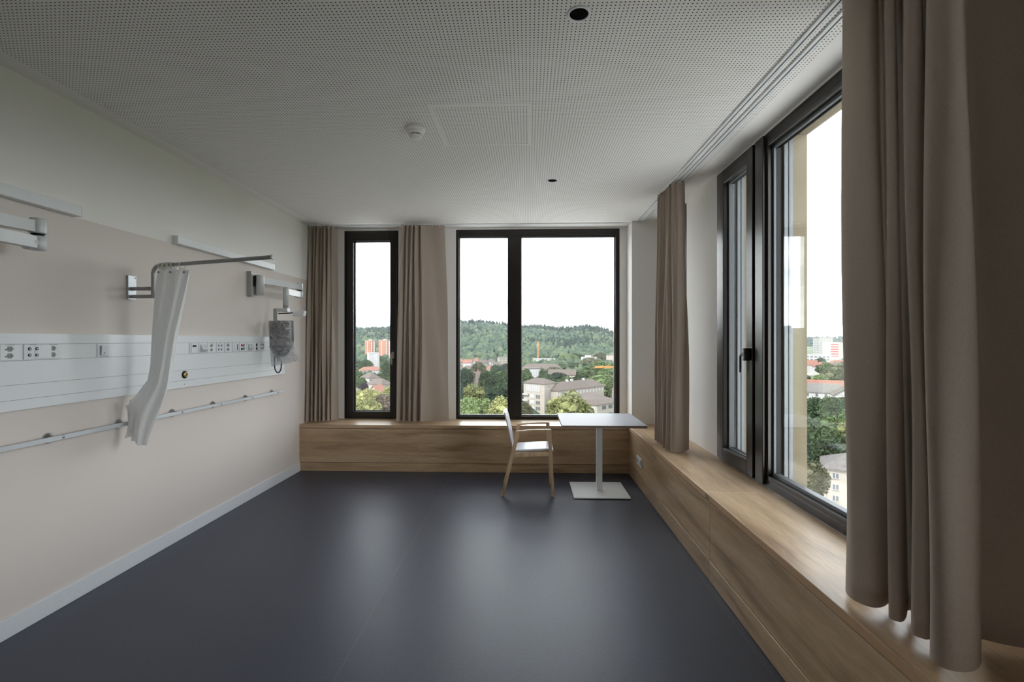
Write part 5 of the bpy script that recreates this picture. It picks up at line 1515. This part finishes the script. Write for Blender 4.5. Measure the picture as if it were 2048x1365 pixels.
RIGHT_T = [(185.7,306.3,-12.7,6.5,'grn'), (203.1,316.9,-12.9,7.7,'oli'), (170.8,275.8,-13.5,7.3,'oli'), (150.9,257.1,-16.5,5.4,'lgt'), (145.2,258.9,-16.8,3.3,'drk'), (196.6,296.7,-12.5,6.3,'grn'), (159.7,247.4,-20.5,3.9,'grn'), (142.3,229.8,-19.6,2.7,'con'), (103.2,178.3,-19.3,5.6,'drk'), (107.2,175.6,-18.8,5.8,'grn'), (111.2,172.6,-18.5,5.4,'drk'), (81.5,137.8,-20.9,5.6,'grn'), (89.7,143.0,-21.2,5.2,'lgt'), (92.2,139.9,-21.1,4.6,'yel'), (69.4,123.4,-21.3,4.1,'con'), (79.7,133.7,-22.6,5.2,'drk'), (58.8,102.0,-23.7,2.7,'oli'), (109.7,163.4,-19.2,5.1,'grn'), (314.9,530.7,-17.3,4.5,'drk'), (327.6,511.1,-17.6,6.0,'grn'), (335.4,511.4,-16.5,4.9,'grn'), (77.3,142.6,-20.0,4.6,'grn')]
for lst, place, grp in ((LEFT_T, 'below the narrow window', 'trees below the narrow window'), (MID_T, 'left of the mullion', 'park trees left of the mullion'),
                        (WIDE_T, 'right of the mullion', 'trees right of the mullion'), (RIGHT_T, 'in the big pane', 'trees below the big window')):
    for sp in sorted({t[4] for t in lst}):
        same = sorted((t for t in lst if t[4] == sp), key=lambda t: t[0] / t[1])
        for k, t in enumerate(same):
            lab = NAME[sp] + ' ' + place if len(same) == 1 else '%s, %s from the left of the %ss %s' % (SIZE[min(3, int(t[3] // 3))], ORD[k], NAME[sp], place)
            tree(*t, lab, grp)
tree(16.7, 200.7, -20.2, 10.4, 'yel', 'broad yellow-green tree in front of the pale institute wings', 'trees right of the mullion', 1.0)
tree(-1.4, 222.1, -27.1, 3.6, 'oli', 'olive tree half hiding the balconies of the institute block', 'trees right of the mullion', 1.0)
for t in LEFT_T + MID_T + WIDE_T + RIGHT_T:
    KEEP.append((t[0], t[1], 3))
# uncounted small greenery of the town
x, y = polar(5200, -27, 40, 255, 835)
z = ground(x, y)
ok = np.ones(len(x), bool)
for kx, ky, kr in KEEP:
    ok &= np.hypot(x - kx, y - ky) > kr
ok &= ~((np.hypot(x, y) < 430) & (rng.random(len(x)) < 0.35))
x, y, z = x[ok], y[ok], z[ok]
scatter('treeline', np.stack([x, y, z], 1), rng.uniform(2.5, 5.5, len(x)), rng.uniform(6, 12.5, len(x)), rng.random(len(x)) < 0.15, 'small garden trees and bushes between the town buildings', rng.uniform(0.25, 0.95, len(x)))

# ------------------------------------------------------------------ summer haze over the valley
hz = bpy.data.materials.new('haze_air'); hz.use_nodes = True
hn = hz.node_tree; hn.nodes.clear()
ho = hn.nodes.new('ShaderNodeOutputMaterial'); hv = hn.nodes.new('ShaderNodeVolumeScatter')
hv.inputs['Color'].default_value = (0.86, 0.93, 1.0, 1); hv.inputs['Density'].default_value = 0.00006; hv.inputs['Anisotropy'].default_value = 0.2
hn.links.new(hv.outputs[0], ho.inputs['Volume']); M['haze_air'] = hz
hb = MB().prism([(-1600, 180), (150, 180), (2600, 330), (4000, 4300), (-3000, 4300)], 'z', -70, 150).build('haze', 'haze_air')
tag(hb, 'thin summer haze lying over the valley', 'haze', kind='stuff')
